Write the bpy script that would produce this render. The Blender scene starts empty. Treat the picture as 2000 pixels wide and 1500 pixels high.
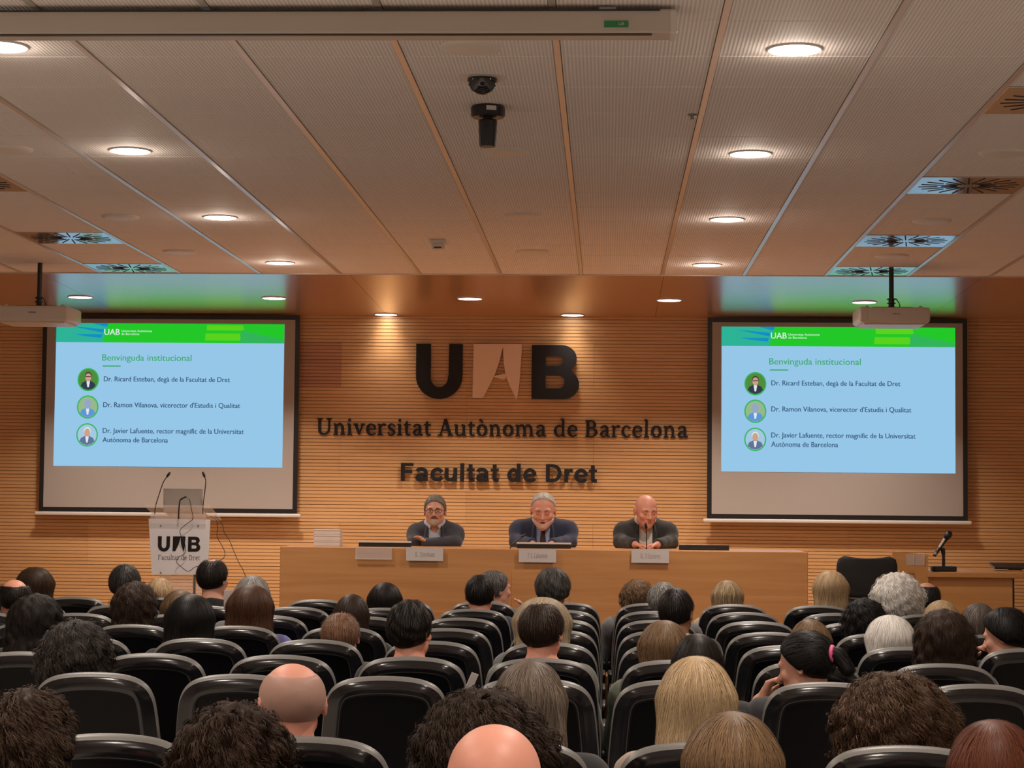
import bpy, bmesh, math, random
import numpy as np
from mathutils import Matrix, Vector, Euler
random.seed(7); RNG = np.random.default_rng(11)
S = bpy.context.scene; COL = S.collection
# ------------------------------------------------------------------ camera
F = 4000.0; CZ = 1.65
_yd = np.array([184.0, -238.0, -F]); _yd /= np.linalg.norm(_yd)
_r = 0.0095
_zd = np.array([_r, 1.0, (184.0*_r - 238.0)/F]); _zd /= np.linalg.norm(_zd)
_xd = np.cross(_yd, _zd)
M = np.array([_xd, _yd, _zd])                      # camera -> world
cam = bpy.data.cameras.new('camera'); cam.sensor_width = 36; cam.lens = F/2000*36
cam.clip_start = 0.05; cam.clip_end = 100
camo = bpy.data.objects.new('camera', cam); COL.objects.link(camo)
mw = Matrix([list(r) for r in M]).to_4x4(); mw.translation = (0, 0, CZ); camo.matrix_world = mw
S.camera = camo
def ray(px, py): return M @ np.array([px-1000.0, 750.0-py, -F])
def P(px, py, Y):                                   # point on the upright plane y = Y
    d = ray(px, py); t = Y/d[1]; return Vector((d[0]*t, Y, CZ+d[2]*t))
def PZ(px, py, Z):                                  # point on the level plane z = Z
    d = ray(px, py); t = (Z-CZ)/d[2]; return Vector((d[0]*t, d[1]*t, Z))
# ------------------------------------------------------------------ world, view
w = bpy.data.worlds.new('world'); S.world = w; w.use_nodes = True
w.node_tree.nodes['Background'].inputs[0].default_value = (0.5, 0.45, 0.4, 1)
w.node_tree.nodes['Background'].inputs[1].default_value = 0.05
S.view_settings.view_transform = 'Standard'; S.view_settings.look = 'None'
S.view_settings.gamma = 1; S.view_settings.use_curve_mapping = False
S.view_settings.exposure = 0.25
LAMP_W = 26.0; SOFFIT_W = 25.0; GLOW_W = 1.6
LAMPCOL = (1.0, 0.86, 0.74)
# ------------------------------------------------------------------ room numbers
CEIL = CZ+1.807; YE = 15.97; SLOPE = .022
def PS(px, py):                                     # point on the wooden ceiling that dips gently towards the wall
    d = ray(px, py); t = (CEIL-CZ+SLOPE*YE)/(d[2]+SLOPE*d[1]); return Vector((d[0]*t, d[1]*t, CZ+d[2]*t))
YW = PS(980, 618).y; ZW = CEIL-SLOPE*(YW-YE); XL, XR, YB = -7.0, 5.4, -3.0
STAGE = 0.55
# ------------------------------------------------------------------ materials
def nodes(m): return m.node_tree.nodes, m.node_tree.links
def mat(name, col, rough=0.5, metal=0.0, spec=0.5, coat=0.0, bump=None, var=None, trans=0.0, sheen=0.0):
    m = bpy.data.materials.new(name); m.use_nodes = True; n, l = nodes(m); b = n['Principled BSDF']
    b.inputs['Base Color'].default_value = (*col, 1); b.inputs['Roughness'].default_value = rough
    b.inputs['Metallic'].default_value = metal; b.inputs['Specular IOR Level'].default_value = spec
    b.inputs['Coat Weight'].default_value = coat; b.inputs['Transmission Weight'].default_value = trans
    b.inputs['Sheen Weight'].default_value = sheen
    if var or bump:
        tc = n.new('ShaderNodeTexCoord')
    if var:                                        # (scale, amount)
        nz = n.new('ShaderNodeTexNoise'); nz.inputs['Scale'].default_value = var[0]; nz.inputs['Detail'].default_value = 4
        l.new(tc.outputs['Object'], nz.inputs['Vector'])
        r = n.new('ShaderNodeValToRGB'); a = var[1]
        r.color_ramp.elements[0].position = .3; r.color_ramp.elements[1].position = .7
        r.color_ramp.elements[0].color = tuple(max(0, c*(1-a)) for c in col)+(1,)
        r.color_ramp.elements[1].color = tuple(min(1, c*(1+a)) for c in col)+(1,)
        l.new(nz.outputs['Fac'], r.inputs[0]); l.new(r.outputs[0], b.inputs['Base Color'])
    if bump:                                       # (scale, strength, distance)
        nb = n.new('ShaderNodeTexNoise'); nb.inputs['Scale'].default_value = bump[0]; nb.inputs['Detail'].default_value = 3
        l.new(tc.outputs['Object'], nb.inputs['Vector'])
        bp = n.new('ShaderNodeBump'); bp.inputs['Strength'].default_value = bump[1]; bp.inputs['Distance'].default_value = bump[2]
        l.new(nb.outputs['Fac'], bp.inputs['Height']); l.new(bp.outputs[0], b.inputs['Normal'])
    return m
def wood(name, c0, c1, rough=0.4, scale=(0.8, 8, 22), coat=0.0, spec=.5):
    m = mat(name, c0, rough, coat=coat, spec=spec); n, l = nodes(m); b = n['Principled BSDF']
    tc = n.new('ShaderNodeTexCoord'); mp = n.new('ShaderNodeMapping'); mp.inputs['Scale'].default_value = scale
    oi = n.new('ShaderNodeObjectInfo'); ad = n.new('ShaderNodeVectorMath'); ad.operation = 'ADD'
    sc = n.new('ShaderNodeVectorMath'); sc.operation = 'SCALE'; sc.inputs['Scale'].default_value = 13.0
    l.new(oi.outputs['Location'], sc.inputs[0]); l.new(tc.outputs['Object'], ad.inputs[0]); l.new(sc.outputs[0], ad.inputs[1])
    l.new(ad.outputs[0], mp.inputs[0])
    nz = n.new('ShaderNodeTexNoise'); nz.inputs['Scale'].default_value = 1.6; nz.inputs['Detail'].default_value = 7
    nz.inputs['Distortion'].default_value = 1.2
    l.new(mp.outputs[0], nz.inputs['Vector'])
    r = n.new('ShaderNodeValToRGB'); r.color_ramp.elements[0].position = .32; r.color_ramp.elements[1].position = .68
    r.color_ramp.elements[0].color = (*c0, 1); r.color_ramp.elements[1].color = (*c1, 1)
    l.new(nz.outputs['Fac'], r.inputs[0]); l.new(r.outputs[0], b.inputs['Base Color'])
    return m
def emit(name, col, st=1.0):
    m = bpy.data.materials.new(name); m.use_nodes = True; n, l = nodes(m)
    for x in list(n):
        if x.type == 'BSDF_PRINCIPLED': n.remove(x)
    e = n.new('ShaderNodeEmission'); e.inputs[0].default_value = (*col, 1); e.inputs[1].default_value = st
    l.new(e.outputs[0], n['Material Output'].inputs[0]); return m
def s2l(r, g, b):
    return tuple(((c/255)/12.92 if c/255 <= .04045 else ((c/255+.055)/1.055)**2.4) for c in (r, g, b))
# tile: fine parallel ribs running towards the stage
def tilemat():
    m = mat('ceiling_tile', (.60, .515, .455), .75, spec=.25); n, l = nodes(m); b = n['Principled BSDF']
    tc = n.new('ShaderNodeTexCoord'); wv = n.new('ShaderNodeTexWave'); wv.wave_type = 'BANDS'; wv.bands_direction = 'X'
    wv.inputs['Scale'].default_value = 20.5; wv.inputs['Distortion'].default_value = 0.0
    l.new(tc.outputs['Object'], wv.inputs['Vector'])
    r = n.new('ShaderNodeValToRGB'); r.color_ramp.elements[0].color = (.60, .54, .505, 1); r.color_ramp.elements[1].color = (.78, .715, .67, 1)
    l.new(wv.outputs['Fac'], r.inputs[0])
    nz = n.new('ShaderNodeTexNoise'); nz.inputs['Scale'].default_value = 3.0
    l.new(tc.outputs['Object'], nz.inputs['Vector'])
    mx = n.new('ShaderNodeMixRGB'); mx.blend_type = 'MULTIPLY'; mx.inputs[0].default_value = .35
    l.new(r.outputs[0], mx.inputs[1]); l.new(nz.outputs['Color'], mx.inputs[2])
    hs = n.new('ShaderNodeHueSaturation'); hs.inputs['Saturation'].default_value = .95; hs.inputs['Value'].default_value = 1.15
    l.new(r.outputs[0], hs.inputs['Color']); l.new(hs.outputs[0], b.inputs['Base Color'])
    bp = n.new('ShaderNodeBump'); bp.inputs['Strength'].default_value = .5; bp.inputs['Distance'].default_value = .002
    l.new(wv.outputs['Fac'], bp.inputs['Height']); l.new(bp.outputs[0], b.inputs['Normal'])
    return m
def hairmat(name='hair', rough=.5):
    m = mat(name, (.1, .1, .1), rough, spec=.22); n, l = nodes(m); b = n['Principled BSDF']
    a = n.new('ShaderNodeAttribute'); a.attribute_name = 'Col'; l.new(a.outputs['Color'], b.inputs['Base Color'])
    return m
M_TILE = tilemat(); M_HAIR = hairmat(); M_HAIRC = hairmat('curly_hair', .65)
M_SLAB = mat('ceiling_slab', (.25, .2, .17), .9)
M_RAIL = mat('ceiling_rail', (.66, .60, .55), .28, metal=.35, spec=.8)
M_WALLP = [wood('wall_wood', (.56, .310, .130), (.64, .370, .165), .38),
           wood('wall_wood_light', (.61, .350, .155), (.69, .41, .19), .38),
           wood('wall_wood_dark', (.44, .205, .105), (.52, .25, .13), .38)]
M_BACK = mat('wall_backing', (.10, .05, .025), .8)
M_SOFF = wood('soffit_wood', (.40, .175, .070), (.50, .235, .10), .26, scale=(.5, 5, 5), coat=1.0)
M_SOFF.node_tree.nodes['Principled BSDF'].inputs['Coat Roughness'].default_value = .25
M_SOFF.node_tree.nodes['Principled BSDF'].inputs['Coat IOR'].default_value = 2.4
M_TABLE = wood('table_wood', (.50, .225, .078), (.60, .29, .11), .33, scale=(.5, 3, 9))
M_DESK = wood('desk_wood', (.55, .26, .08), (.64, .32, .11), .35, scale=(.5, 4, 9))
M_PLAST = mat('paint_wall', (.74, .67, .60), .8, var=(3, .05))
M_FLOOR = mat('floor_vinyl', (.62, .57, .52), .45, var=(6, .1))
M_STAGE = wood('stage_wood', (.30, .15, .06), (.38, .19, .08), .4)
M_WHITE = mat('white_plastic', (.62, .58, .54), .35)
M_CASE = mat('screen_case', (.50, .44, .38), .4)
M_BLACK = mat('black_plastic', (.012, .012, .014), .35)
M_GLOSS = mat('glossy_black_shell', (.006, .006, .008), .13, spec=.55)
M_GLOSS2 = mat('black_shell_panel', (.003, .003, .004), .35, spec=.12)
M_TRIM = mat('grey_edge', (.15, .147, .14), .4, spec=.6)
M_FAB = mat('black_fabric', (.02, .02, .022), .9, bump=(300, .3, .002))
M_METAL = mat('grey_metal', (.3, .3, .31), .3, metal=.9)
M_DISC = mat('speaker_cover', (.72, .65, .58), .45)
M_VENT = mat('vent_metal', (.55, .50, .45), .12, metal=.55, spec=.8)
M_DARK = mat('dark_opening', (.01, .009, .009), .9)
M_LETTER = mat('dark_letter', (.011, .010, .012), .6, spec=.3)
M_PAPER = mat('card_letter', (.78, .56, .42), .6)
M_PRINT = mat('grey_print', (.10, .10, .11), .6)
M_PRINT2 = mat('pale_print', (.40, .37, .36), .6)
M_CARD = mat('paper_card', (.62, .56, .53), .6)
M_FABRIC = mat('screen_fabric', (.38, .34, .31), .85)
M_GLASS = mat('clear_acrylic', (.85, .80, .78), .06, spec=.5)
M_FROST = mat('frosted_acrylic', (.86, .87, .93), .3)
for g, a in ((M_GLASS, .24), (M_FROST, .9)):
    g.node_tree.nodes['Principled BSDF'].inputs['Alpha'].default_value = a
M_LAMP = emit('lamp_diffuser', (1.0, .95, .88), 6.0)
M_DOME = mat('smoked_dome', (.01, .01, .012), .05, spec=.8)
M_GREEN = mat('green_label', (.02, .22, .08), .5)
M_TEXTW = mat('white_print', (.6, .7, .6), .5)
# ------------------------------------------------------------------ helpers
class MB:
    def __init__(s): s.v = []; s.f = []
    def add(s, v, f):
        k = len(s.v); s.v += [tuple(p) for p in v]; s.f += [tuple(i+k for i in q) for q in f]; return s
    def box(s, c, d, rot=None):
        hx, hy, hz = d[0]/2, d[1]/2, d[2]/2
        v = [Vector((x, y, z)) for x in (-hx, hx) for y in (-hy, hy) for z in (-hz, hz)]
        if rot: R = Euler(rot).to_matrix(); v = [R @ p for p in v]
        v = [p+Vector(c) for p in v]
        return s.add(v, [(0, 1, 3, 2), (4, 6, 7, 5), (0, 4, 5, 1), (2, 3, 7, 6), (0, 2, 6, 4), (1, 5, 7, 3)])
    def rbox(s, c, d, r=.01, seg=2, rot=None):
        bm = bmesh.new(); bmesh.ops.create_cube(bm, size=1)
        for p in bm.verts: p.co = Vector((p.co.x*d[0], p.co.y*d[1], p.co.z*d[2]))
        bmesh.ops.bevel(bm, geom=list(bm.edges), offset=r, segments=seg, affect='EDGES', profile=.5)
        R = Euler(rot).to_matrix() if rot else Matrix.Identity(3)
        bm.verts.index_update()
        v = [R @ p.co + Vector(c) for p in bm.verts]; f = [[q.index for q in g.verts] for g in bm.faces]
        bm.free(); return s.add(v, f)
    def tube(s, path, r, n=8, caps=True):
        path = [Vector(p) for p in path]; m = len(path)
        rs = r if isinstance(r, (list, tuple)) else [r]*m
        v = []; f = []; up = Vector((0, 0, 1)); prev = None
        for i, p in enumerate(path):
            t = (path[min(i+1, m-1)]-path[max(i-1, 0)]).normalized()
            a = prev if prev is not None else (up if abs(t.z) < .9 else Vector((1, 0, 0)))
            u = (a-t*a.dot(t)).normalized(); prev = u; q = t.cross(u)
            for k in range(n):
                an = 2*math.pi*k/n; v.append(p+(u*math.cos(an)+q*math.sin(an))*rs[i])
        for i in range(m-1):
            for k in range(n):
                f.append((i*n+k, i*n+(k+1) % n, (i+1)*n+(k+1) % n, (i+1)*n+k))
        if caps: f.append(tuple(range(n-1, -1, -1))); f.append(tuple((m-1)*n+k for k in range(n)))
        return s.add(v, f)
    def lathe(s, prof, c=(0, 0, 0), n=24, R=None):           # prof: (r, z)
        v = []; f = []
        for r, z in prof:
            for k in range(n):
                a = 2*math.pi*k/n; p = Vector((r*math.cos(a), r*math.sin(a), z))
                v.append((R @ p if R else p)+Vector(c))
        for i in range(len(prof)-1):
            for k in range(n): f.append((i*n+k, i*n+(k+1) % n, (i+1)*n+(k+1) % n, (i+1)*n+k))
        f.append(tuple(range(n-1, -1, -1))); f.append(tuple((len(prof)-1)*n+k for k in range(n)))
        return s.add(v, f)
    def prism(s, poly, y0, y1):                              # poly in x,z ; thickness along y
        n = len(poly)
        v = [(x, y0, z) for x, z in poly]+[(x, y1, z) for x, z in poly]
        f = [tuple(range(n)), tuple(range(2*n-1, n-1, -1))]+[(i, i+n, (i+1) % n+n, (i+1) % n) for i in range(n)]
        return s.add(v, f)
    def mesh(s, name, smooth=False):
        me = bpy.data.meshes.new(name); me.from_pydata([tuple(p) for p in s.v], [], s.f)
        bm = bmesh.new(); bm.from_mesh(me); bmesh.ops.recalc_face_normals(bm, faces=bm.faces); bm.to_mesh(me); bm.free()
        if smooth: me.shade_smooth()
        return me
def tag(o, label=None, cat=None, group=None, kind=None):
    if label: o['label'] = label
    if cat: o['category'] = cat
    if group: o['group'] = group
    if kind: o['kind'] = kind
    return o
def link(name, me, m=None, parent=None, loc=None, rot=None):
    o = bpy.data.objects.new(name, me); COL.objects.link(o)
    if m is not None and not len(me.materials): me.materials.append(m)
    if parent: o.parent = parent
    if loc is not None: o.location = loc
    if rot is not None: o.rotation_euler = rot
    return o
def obj(name, mb, m, parent=None, loc=None, rot=None, smooth=False):
    me = mb.mesh(name, smooth)
    if smooth == 'auto':
        me.shade_smooth()
    return link(name, me, m, parent, loc, rot)
def autosmooth(o, ang=40):
    me = o.data; bm = bmesh.new(); bm.from_mesh(me)
    for e in bm.edges:
        if len(e.link_faces) == 2 and e.calc_face_angle(0) > math.radians(ang): e.smooth = False
    bm.to_mesh(me); bm.free(); me.shade_smooth(); return o
def empty(name, loc, rz=0, **k):
    o = bpy.data.objects.new(name, None); COL.objects.link(o); o.location = loc; o.rotation_euler = (0, 0, rz)
    o.empty_display_size = .1; return tag(o, **k)
def copy_tree(o, parent=None):
    c = o.copy(); COL.objects.link(c); c.parent = parent
    for ch in list(o.children): copy_tree(ch, c)
    return c
def curve_mesh(name, loops, ext):                            # filled outlines with holes, x,z plane, thickness 2*ext
    cu = bpy.data.curves.new(name, 'CURVE'); cu.dimensions = '2D'; cu.fill_mode = 'BOTH'; cu.extrude = ext
    for lp in loops:
        sp = cu.splines.new('POLY'); sp.points.add(len(lp)-1)
        for i, (x, z) in enumerate(lp): sp.points[i].co = (x, z, 0, 1)
        sp.use_cyclic_u = True
    return conv(name, cu)
def conv(name, cu):
    t = bpy.data.objects.new('tmp', cu); COL.objects.link(t)
    dg = bpy.context.evaluated_depsgraph_get(); me = bpy.data.meshes.new_from_object(t.evaluated_get(dg), depsgraph=dg)
    bpy.data.objects.remove(t); me.name = name; me.materials.clear()
    me.transform(Matrix.Rotation(math.pi/2, 4, 'X')); return me
CAPH = []
def text_mesh(s, width=None, cap=None, bold=0.0, ext=.0005, align='LEFT'):
    cu = bpy.data.curves.new('text', 'FONT'); cu.body = s; cu.size = 1; cu.extrude = 0.01
    cu.resolution_u = 3
    me = conv('lettering', cu)
    if bold:
        bm = bmesh.new(); bm.from_mesh(me); bm2 = []
        for dx in (-1, 1):
            g = bmesh.ops.duplicate(bm, geom=bm.verts[:]+bm.edges[:]+bm.faces[:]) if dx == -1 else None
            if g: bmesh.ops.translate(bm, verts=[e for e in g['geom'] if isinstance(e, bmesh.types.BMVert)], vec=(bold*2, .002, 0))
        bm.to_mesh(me); bm.free()
    if not CAPH:
        cu = bpy.data.curves.new('text', 'FONT'); cu.body = 'H'; cu.size = 1; hm_ = conv('h', cu)
        CAPH.append(max(v.co.z for v in hm_.vertices)); bpy.data.meshes.remove(hm_)
    co = np.array([v.co[:] for v in me.vertices]); x0, x1 = co[:, 0].min(), co[:, 0].max()
    sx = width/(x1-x0) if width else cap/CAPH[0]; sz = cap/CAPH[0] if cap else sx
    for v in me.vertices: v.co = ((v.co.x-x0)*sx, v.co.y/.01*ext, v.co.z*sz)
    return me
# hand drawn serif alphabet ------------------------------------------------
def cr(pts, n=5):
    p = [np.array(q, float) for q in pts]
    if len(p) == 2: return p
    p = [2*p[0]-p[1]]+p+[2*p[-1]-p[-2]]; out = []
    for i in range(1, len(p)-2):
        for k in range(n):
            t = k/n; a, b, c, d = p[i-1], p[i], p[i+1], p[i+2]
            out.append(.5*((2*b)+(-a+c)*t+(2*a-5*b+4*c-d)*t*t+(-a+3*b-3*c+d)*t**3))
    out.append(p[-2]); return out
def ring(cx, cy, rx, ry, w0=.105, w1=.045):
    return [(cx+rx*math.cos(a), cy+ry*math.sin(a), w0*abs(math.cos(a))+w1*abs(math.sin(a))) for a in np.linspace(0, 2*math.pi, 17)]
def st(x, y0, y1, w=.1): return [(x, y0, w), (x, y1, w)]
def hb(x0, x1, y, w=.045): return [(x0, y, w), (x1, y, w)]
G = {
 'U': (.72, [[(.16, .68, .11), (.16, .25, .11), (.19, .1, .1), (.33, .03, .07), (.47, .07, .07), (.55, .18, .075), (.57, .35, .075), (.57, .68, .075)], hb(.05, .28, .665), hb(.46, .68, .665)]),
 'n': (.58, [st(.14, 0, .46), [(.15, .34, .04), (.25, .44, .065), (.35, .45, .085), (.42, .34, .1), (.43, .2, .1), (.43, 0, .1)], hb(.04, .24, .022), hb(.33, .54, .022), hb(.04, .15, .455)]),
 'i': (.30, [st(.15, 0, .46), hb(.04, .26, .022), hb(.05, .16, .455), [(.15, .575, .1), (.15, .675, .1)]]),
 'v': (.52, [[(.11, .47, .11), (.27, .03, .09)], [(.42, .47, .055), (.27, .03, .055)], hb(.01, .21, .457), hb(.33, .52, .457)]),
 'e': (.50, [hb(.12, .44, .255, .04), [(.44, .25, .06), (.4, .39, .08), (.27, .46, .05), (.15, .4, .09), (.105, .24, .11), (.16, .08, .1), (.29, .02, .06), (.45, .08, .045)]]),
 'r': (.42, [st(.14, 0, .46), [(.16, .32, .04), (.23, .43, .06), (.33, .455, .08), (.38, .41, .09)], hb(.04, .26, .022), hb(.04, .15, .455)]),
 's': (.42, [[(.36, .35, .05), (.3, .45, .045), (.18, .46, .06), (.1, .37, .08), (.16, .28, .09), (.28, .21, .09), (.34, .12, .08), (.26, .025, .06), (.13, .025, .045), (.06, .13, .05)]]),
 't': (.36, [[(.16, .6, .05), (.15, .46, .1), (.15, .13, .1), (.2, .03, .075), (.32, .05, .045)], hb(.02, .32, .455)]),
 'a': (.51, [[(.1, .36, .09), (.16, .44, .05), (.28, .455, .06), (.36, .37, .1), (.36, .1, .1), (.41, .03, .07), (.49, .045, .045)], [(.36, .28, .04), (.2, .24, .06), (.11, .13, .1), (.17, .03, .07), (.28, .035, .05), (.36, .11, .04)]]),
 'A': (.68, [[(.32, .69, .06), (.11, .02, .06)], [(.32, .69, .12), (.55, .02, .12)], hb(.18, .46, .23), hb(.0, .21, .022), hb(.43, .67, .022)]),
 'u': (.59, [[(.13, .46, .1), (.13, .14, .1), (.2, .03, .08), (.32, .035, .06), (.43, .15, .04)], st(.44, 0, .46), hb(.03, .14, .455), hb(.33, .44, .455), hb(.44, .55, .022)]),
 'o': (.54, [ring(.27, .24, .17, .215)]),
 '\u00f2': (.54, [ring(.27, .24, .17, .215), [(.17, .69, .1), (.31, .56, .045)]]),
 'm': (.87, [st(.14, 0, .46), [(.15, .34, .04), (.24, .44, .065), (.34, .45, .085), (.42, .34, .1), (.43, .2, .1), (.43, 0, .1)], [(.44, .34, .04), (.53, .44, .065), (.63, .45, .085), (.71, .34, .1), (.72, .2, .1), (.72, 0, .1)], hb(.04, .24, .022), hb(.34, .52, .022), hb(.63, .83, .022), hb(.04, .15, .455)]),
 'd': (.58, [[(.43, .38, .04), (.3, .455, .05), (.16, .4, .08), (.105, .23, .11), (.16, .07, .09), (.3, .025, .05), (.43, .12, .04)], st(.44, 0, .73), hb(.33, .44, .725), hb(.44, .55, .022)]),
 'b': (.56, [[(.14, .38, .04), (.28, .455, .05), (.41, .4, .08), (.46, .23, .11), (.4, .07, .09), (.26, .025, .05), (.14, .1, .04)], st(.13, 0, .73), hb(.03, .13, .725)]),
 'B': (.62, [st(.16, 0, .68, .11), [(.05, .66, .045), (.34, .66, .05), (.46, .52, .1), (.36, .37, .05), (.16, .36, .045)], [(.16, .36, .045), (.38, .35, .05), (.52, .19, .11), (.38, .025, .05), (.05, .022, .045)]]),
 'c': (.46, [[(.4, .36, .09), (.34, .44, .05), (.25, .46, .05), (.14, .38, .09), (.105, .23, .11), (.16, .08, .1), (.28, .02, .06), (.42, .09, .045)]]),
 'l': (.30, [st(.15, 0, .73), hb(.04, .26, .022), hb(.05, .15, .725)]),
 'F': (.58, [st(.16, 0, .68, .1), hb(.05, .5, .66), hb(.16, .4, .36), hb(.05, .27, .022), [(.49, .66, .04), (.49, .54, .04)]]),
 'D': (.70, [st(.16, 0, .68, .1), [(.05, .66, .045), (.34, .66, .05), (.52, .56, .09), (.58, .34, .11), (.52, .12, .09), (.34, .022, .05), (.05, .022, .045)]]),
 'R': (.66, [st(.16, 0, .68, .1), [(.05, .66, .045), (.36, .66, .05), (.47, .51, .1), (.36, .36, .05), (.16, .35, .045)], [(.33, .35, .08), (.55, .02, .1)], hb(.05, .27, .022), hb(.5, .64, .022)]),
 'E': (.58, [st(.16, 0, .68, .1), hb(.05, .5, .66), hb(.16, .42, .36), hb(.05, .53, .022), [(.5, .66, .04), (.5, .55, .04)], [(.52, .02, .04), (.52, .15, .04)]]),
 'J': (.40, [[(.22, .66, .1), (.22, .12, .1), (.16, -.05, .07), (.04, -.08, .05)], hb(.1, .34, .66)]),
 'L': (.54, [st(.16, 0, .68, .1), hb(.05, .5, .022), hb(.05, .27, .66), [(.49, .02, .04), (.49, .16, .04)]]),
 'f': (.34, [[(.32, .68, .07), (.24, .72, .05), (.15, .62, .09), (.14, .45, .1), (.14, 0, .1)], hb(.03, .3, .455), hb(.04, .26, .022)]),
 'V': (.66, [[(.12, .67, .11), (.34, .02, .09)], [(.55, .67, .05), (.34, .02, .05)], hb(.0, .24, .66), hb(.44, .66, .66)]),
 '.': (.26, [[(.13, 0, .1), (.13, .1, .1)]]), ' ': (.26, []),
}
W_ = .150
def rg(cx, cy, rx, ry): return [(cx+rx*math.cos(a), cy+ry*math.sin(a), W_) for a in np.linspace(0, 2*math.pi, 21)]
def sb(*p): return [(x, y, W_) for x, y in p]
SANS = {
 'F': (.60, [st(.13, 0, .72, .15), hb(.06, .54, .655, .13), hb(.1, .49, .375, .125)]),
 'a': (.57, [sb((.09, .385), (.15, .455), (.28, .47), (.39, .42), (.42, .32), (.42, .12), (.44, .0)), sb((.42, .27), (.28, .245), (.14, .2), (.10, .12), (.16, .05), (.27, .05), (.38, .12), (.42, .2))]),
 'c': (.55, [sb((.47, .36), (.40, .44), (.28, .465), (.15, .40), (.11, .26), (.15, .12), (.28, .055), (.40, .08), (.48, .17))]),
 'u': (.58, [sb((.11, .53), (.11, .2), (.15, .09), (.26, .055), (.37, .1), (.43, .2)), st(.44, 0, .53, W_)]),
 'l': (.28, [st(.13, 0, .73, W_)]),
 't': (.36, [sb((.17, .68), (.17, .16), (.2, .06), (.33, .05)), hb(.02, .33, .465, .11)]),
 'd': (.60, [rg(.26, .26, .165, .205), st(.46, 0, .73, W_)]),
 'e': (.57, [hb(.1, .47, .265, .1), sb((.465, .24), (.46, .35), (.39, .44), (.27, .468), (.15, .40), (.105, .26), (.15, .12), (.27, .055), (.40, .07), (.48, .14))]),
 'D': (.72, [st(.13, 0, .72, .15), [(.1, .655, .13), (.3, .655, .13), (.48, .6, .14), (.575, .44, .15), (.575, .28, .15), (.48, .12, .14), (.3, .065, .13), (.1, .065, .13)]]),
 'r': (.40, [st(.12, 0, .53, W_), sb((.13, .3), (.18, .42), (.27, .46), (.37, .455))]), ' ': (.28, []),
}
def sans_line(s, width, cap, y0, y1):
    adv = sum(SANS[c][0] for c in s); sx = width/adv; sz = cap/.72; x = 0; out = []
    for c in s:
        if c != ' ':
            mb = MB(); glyph(c, mb, 0, (sx, sz), y0, y1, 1.0, SANS); out.append((x, mb))
        x += SANS[c][0]*sx
    return out
def glyph(ch, mb, x0, sc, y0, y1, fat=1.0, table=None):
    for si, stq in enumerate((table or G)[ch][1]):
        q = cr(stq); L = []; R = []; yy = y0-si*.0006*min(1, (y1-y0)*60)
        for i in range(len(q)):
            t = q[min(i+1, len(q)-1)][:2]-q[max(i-1, 0)][:2]; t = t/(np.linalg.norm(t)+1e-9)
            nrm = np.array([-t[1], t[0]])*q[i][2]/2*fat
            L.append(q[i][:2]+nrm); R.append(q[i][:2]-nrm)
        for i in range(len(q)-1):
            poly = [(x0+p[0]*sc[0], p[1]*sc[1]) for p in (L[i], L[i+1], R[i+1], R[i])]
            mb.prism(poly, yy, y1)
def serif_line(s, width, cap, y0, y1, fat=1.0):
    adv = sum(G[c][0] for c in s); sx = width/adv; sz = cap/.68; x = 0; out = []
    for c in s:
        if c != ' ':
            mb = MB(); glyph(c, mb, 0, (sx, sz), y0, y1, fat); out.append((x, mb))
        x += G[c][0]*sx
    return out
def serif_flat(s, width, cap, y0, y1, fat=1.0):
    mb = MB()
    for x, g in serif_line(s, width, cap, y0, y1, fat):
        mb.add([(a+x, b, c) for a, b, c in g.v], g.f)
    return mb
# ------------------------------------------------------------------ structure
fl = tag(obj('floor', MB().box(((XL+XR)/2, (YB+YW)/2, -.05), (XR-XL+.4, YW-YB+.4, .1)), M_FLOOR), kind='structure')
tag(obj('wall_left', MB().box((XL-.1, (YB+YW)/2, CEIL/2), (.2, YW-YB+.4, CEIL+.2)), M_PLAST), kind='structure')
tag(obj('wall_right', MB().box((XR+.1, (YB+YW)/2, CEIL/2), (.2, YW-YB+.4, CEIL+.2)), M_PLAST), kind='structure')
tag(obj('wall_back', MB().box(((XL+XR)/2, YB-.1, CEIL/2), (XR-XL, .2, CEIL+.2)), M_PLAST), kind='structure')
wf = tag(obj('wall_front', MB().box(((XL+XR)/2, YW+.12, CEIL/2), (XR-XL, .2, CEIL+.2)), M_BACK), kind='structure')
ce = tag(obj('ceiling', MB().box(((XL+XR)/2, (YB+YW)/2, CEIL+.11), (XR-XL+.4, YW-YB+.4, .12)), M_SLAB), kind='structure')
# slatted wall panels: 13 slats of 32 mm each, 2.35 m long, laid in a running bond
PH, PW = .416, 2.345
ref = P(666, 756, YW)
def panel_mesh(x0, x1, z0, z1):
    prof = []; n = 13
    for i in range(n):
        z = i*.032
        prof += [(z+.0010, .013), (z+.0012, .0), (z+.0278, .0), (z+.0280, .013)]
    prof = [(min(max(z, z0), z1), y) for z, y in prof]
    v = []; f = []
    for z, y in prof: v += [(x0, y, z), (x1, y, z)]
    for i in range(len(prof)-1):
        if abs(prof[i][0]-prof[i+1][0])+abs(prof[i][1]-prof[i+1][1]) > 1e-6: f.append((2*i, 2*i+1, 2*i+3, 2*i+2))
    v += [(x0, .018, z0), (x1, .018, z0), (x1, .018, z1), (x0, .018, z1)]; k = len(prof)*2
    f.append((k, k+3, k+2, k+1))
    mb = MB(); mb.add(v, f); me = bpy.data.meshes.new('wood_panel'); me.from_pydata(mb.v, [], mb.f); return me
pcache = {}
row = int(math.ceil((ref.z-.3)/PH)); j = -row
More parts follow.
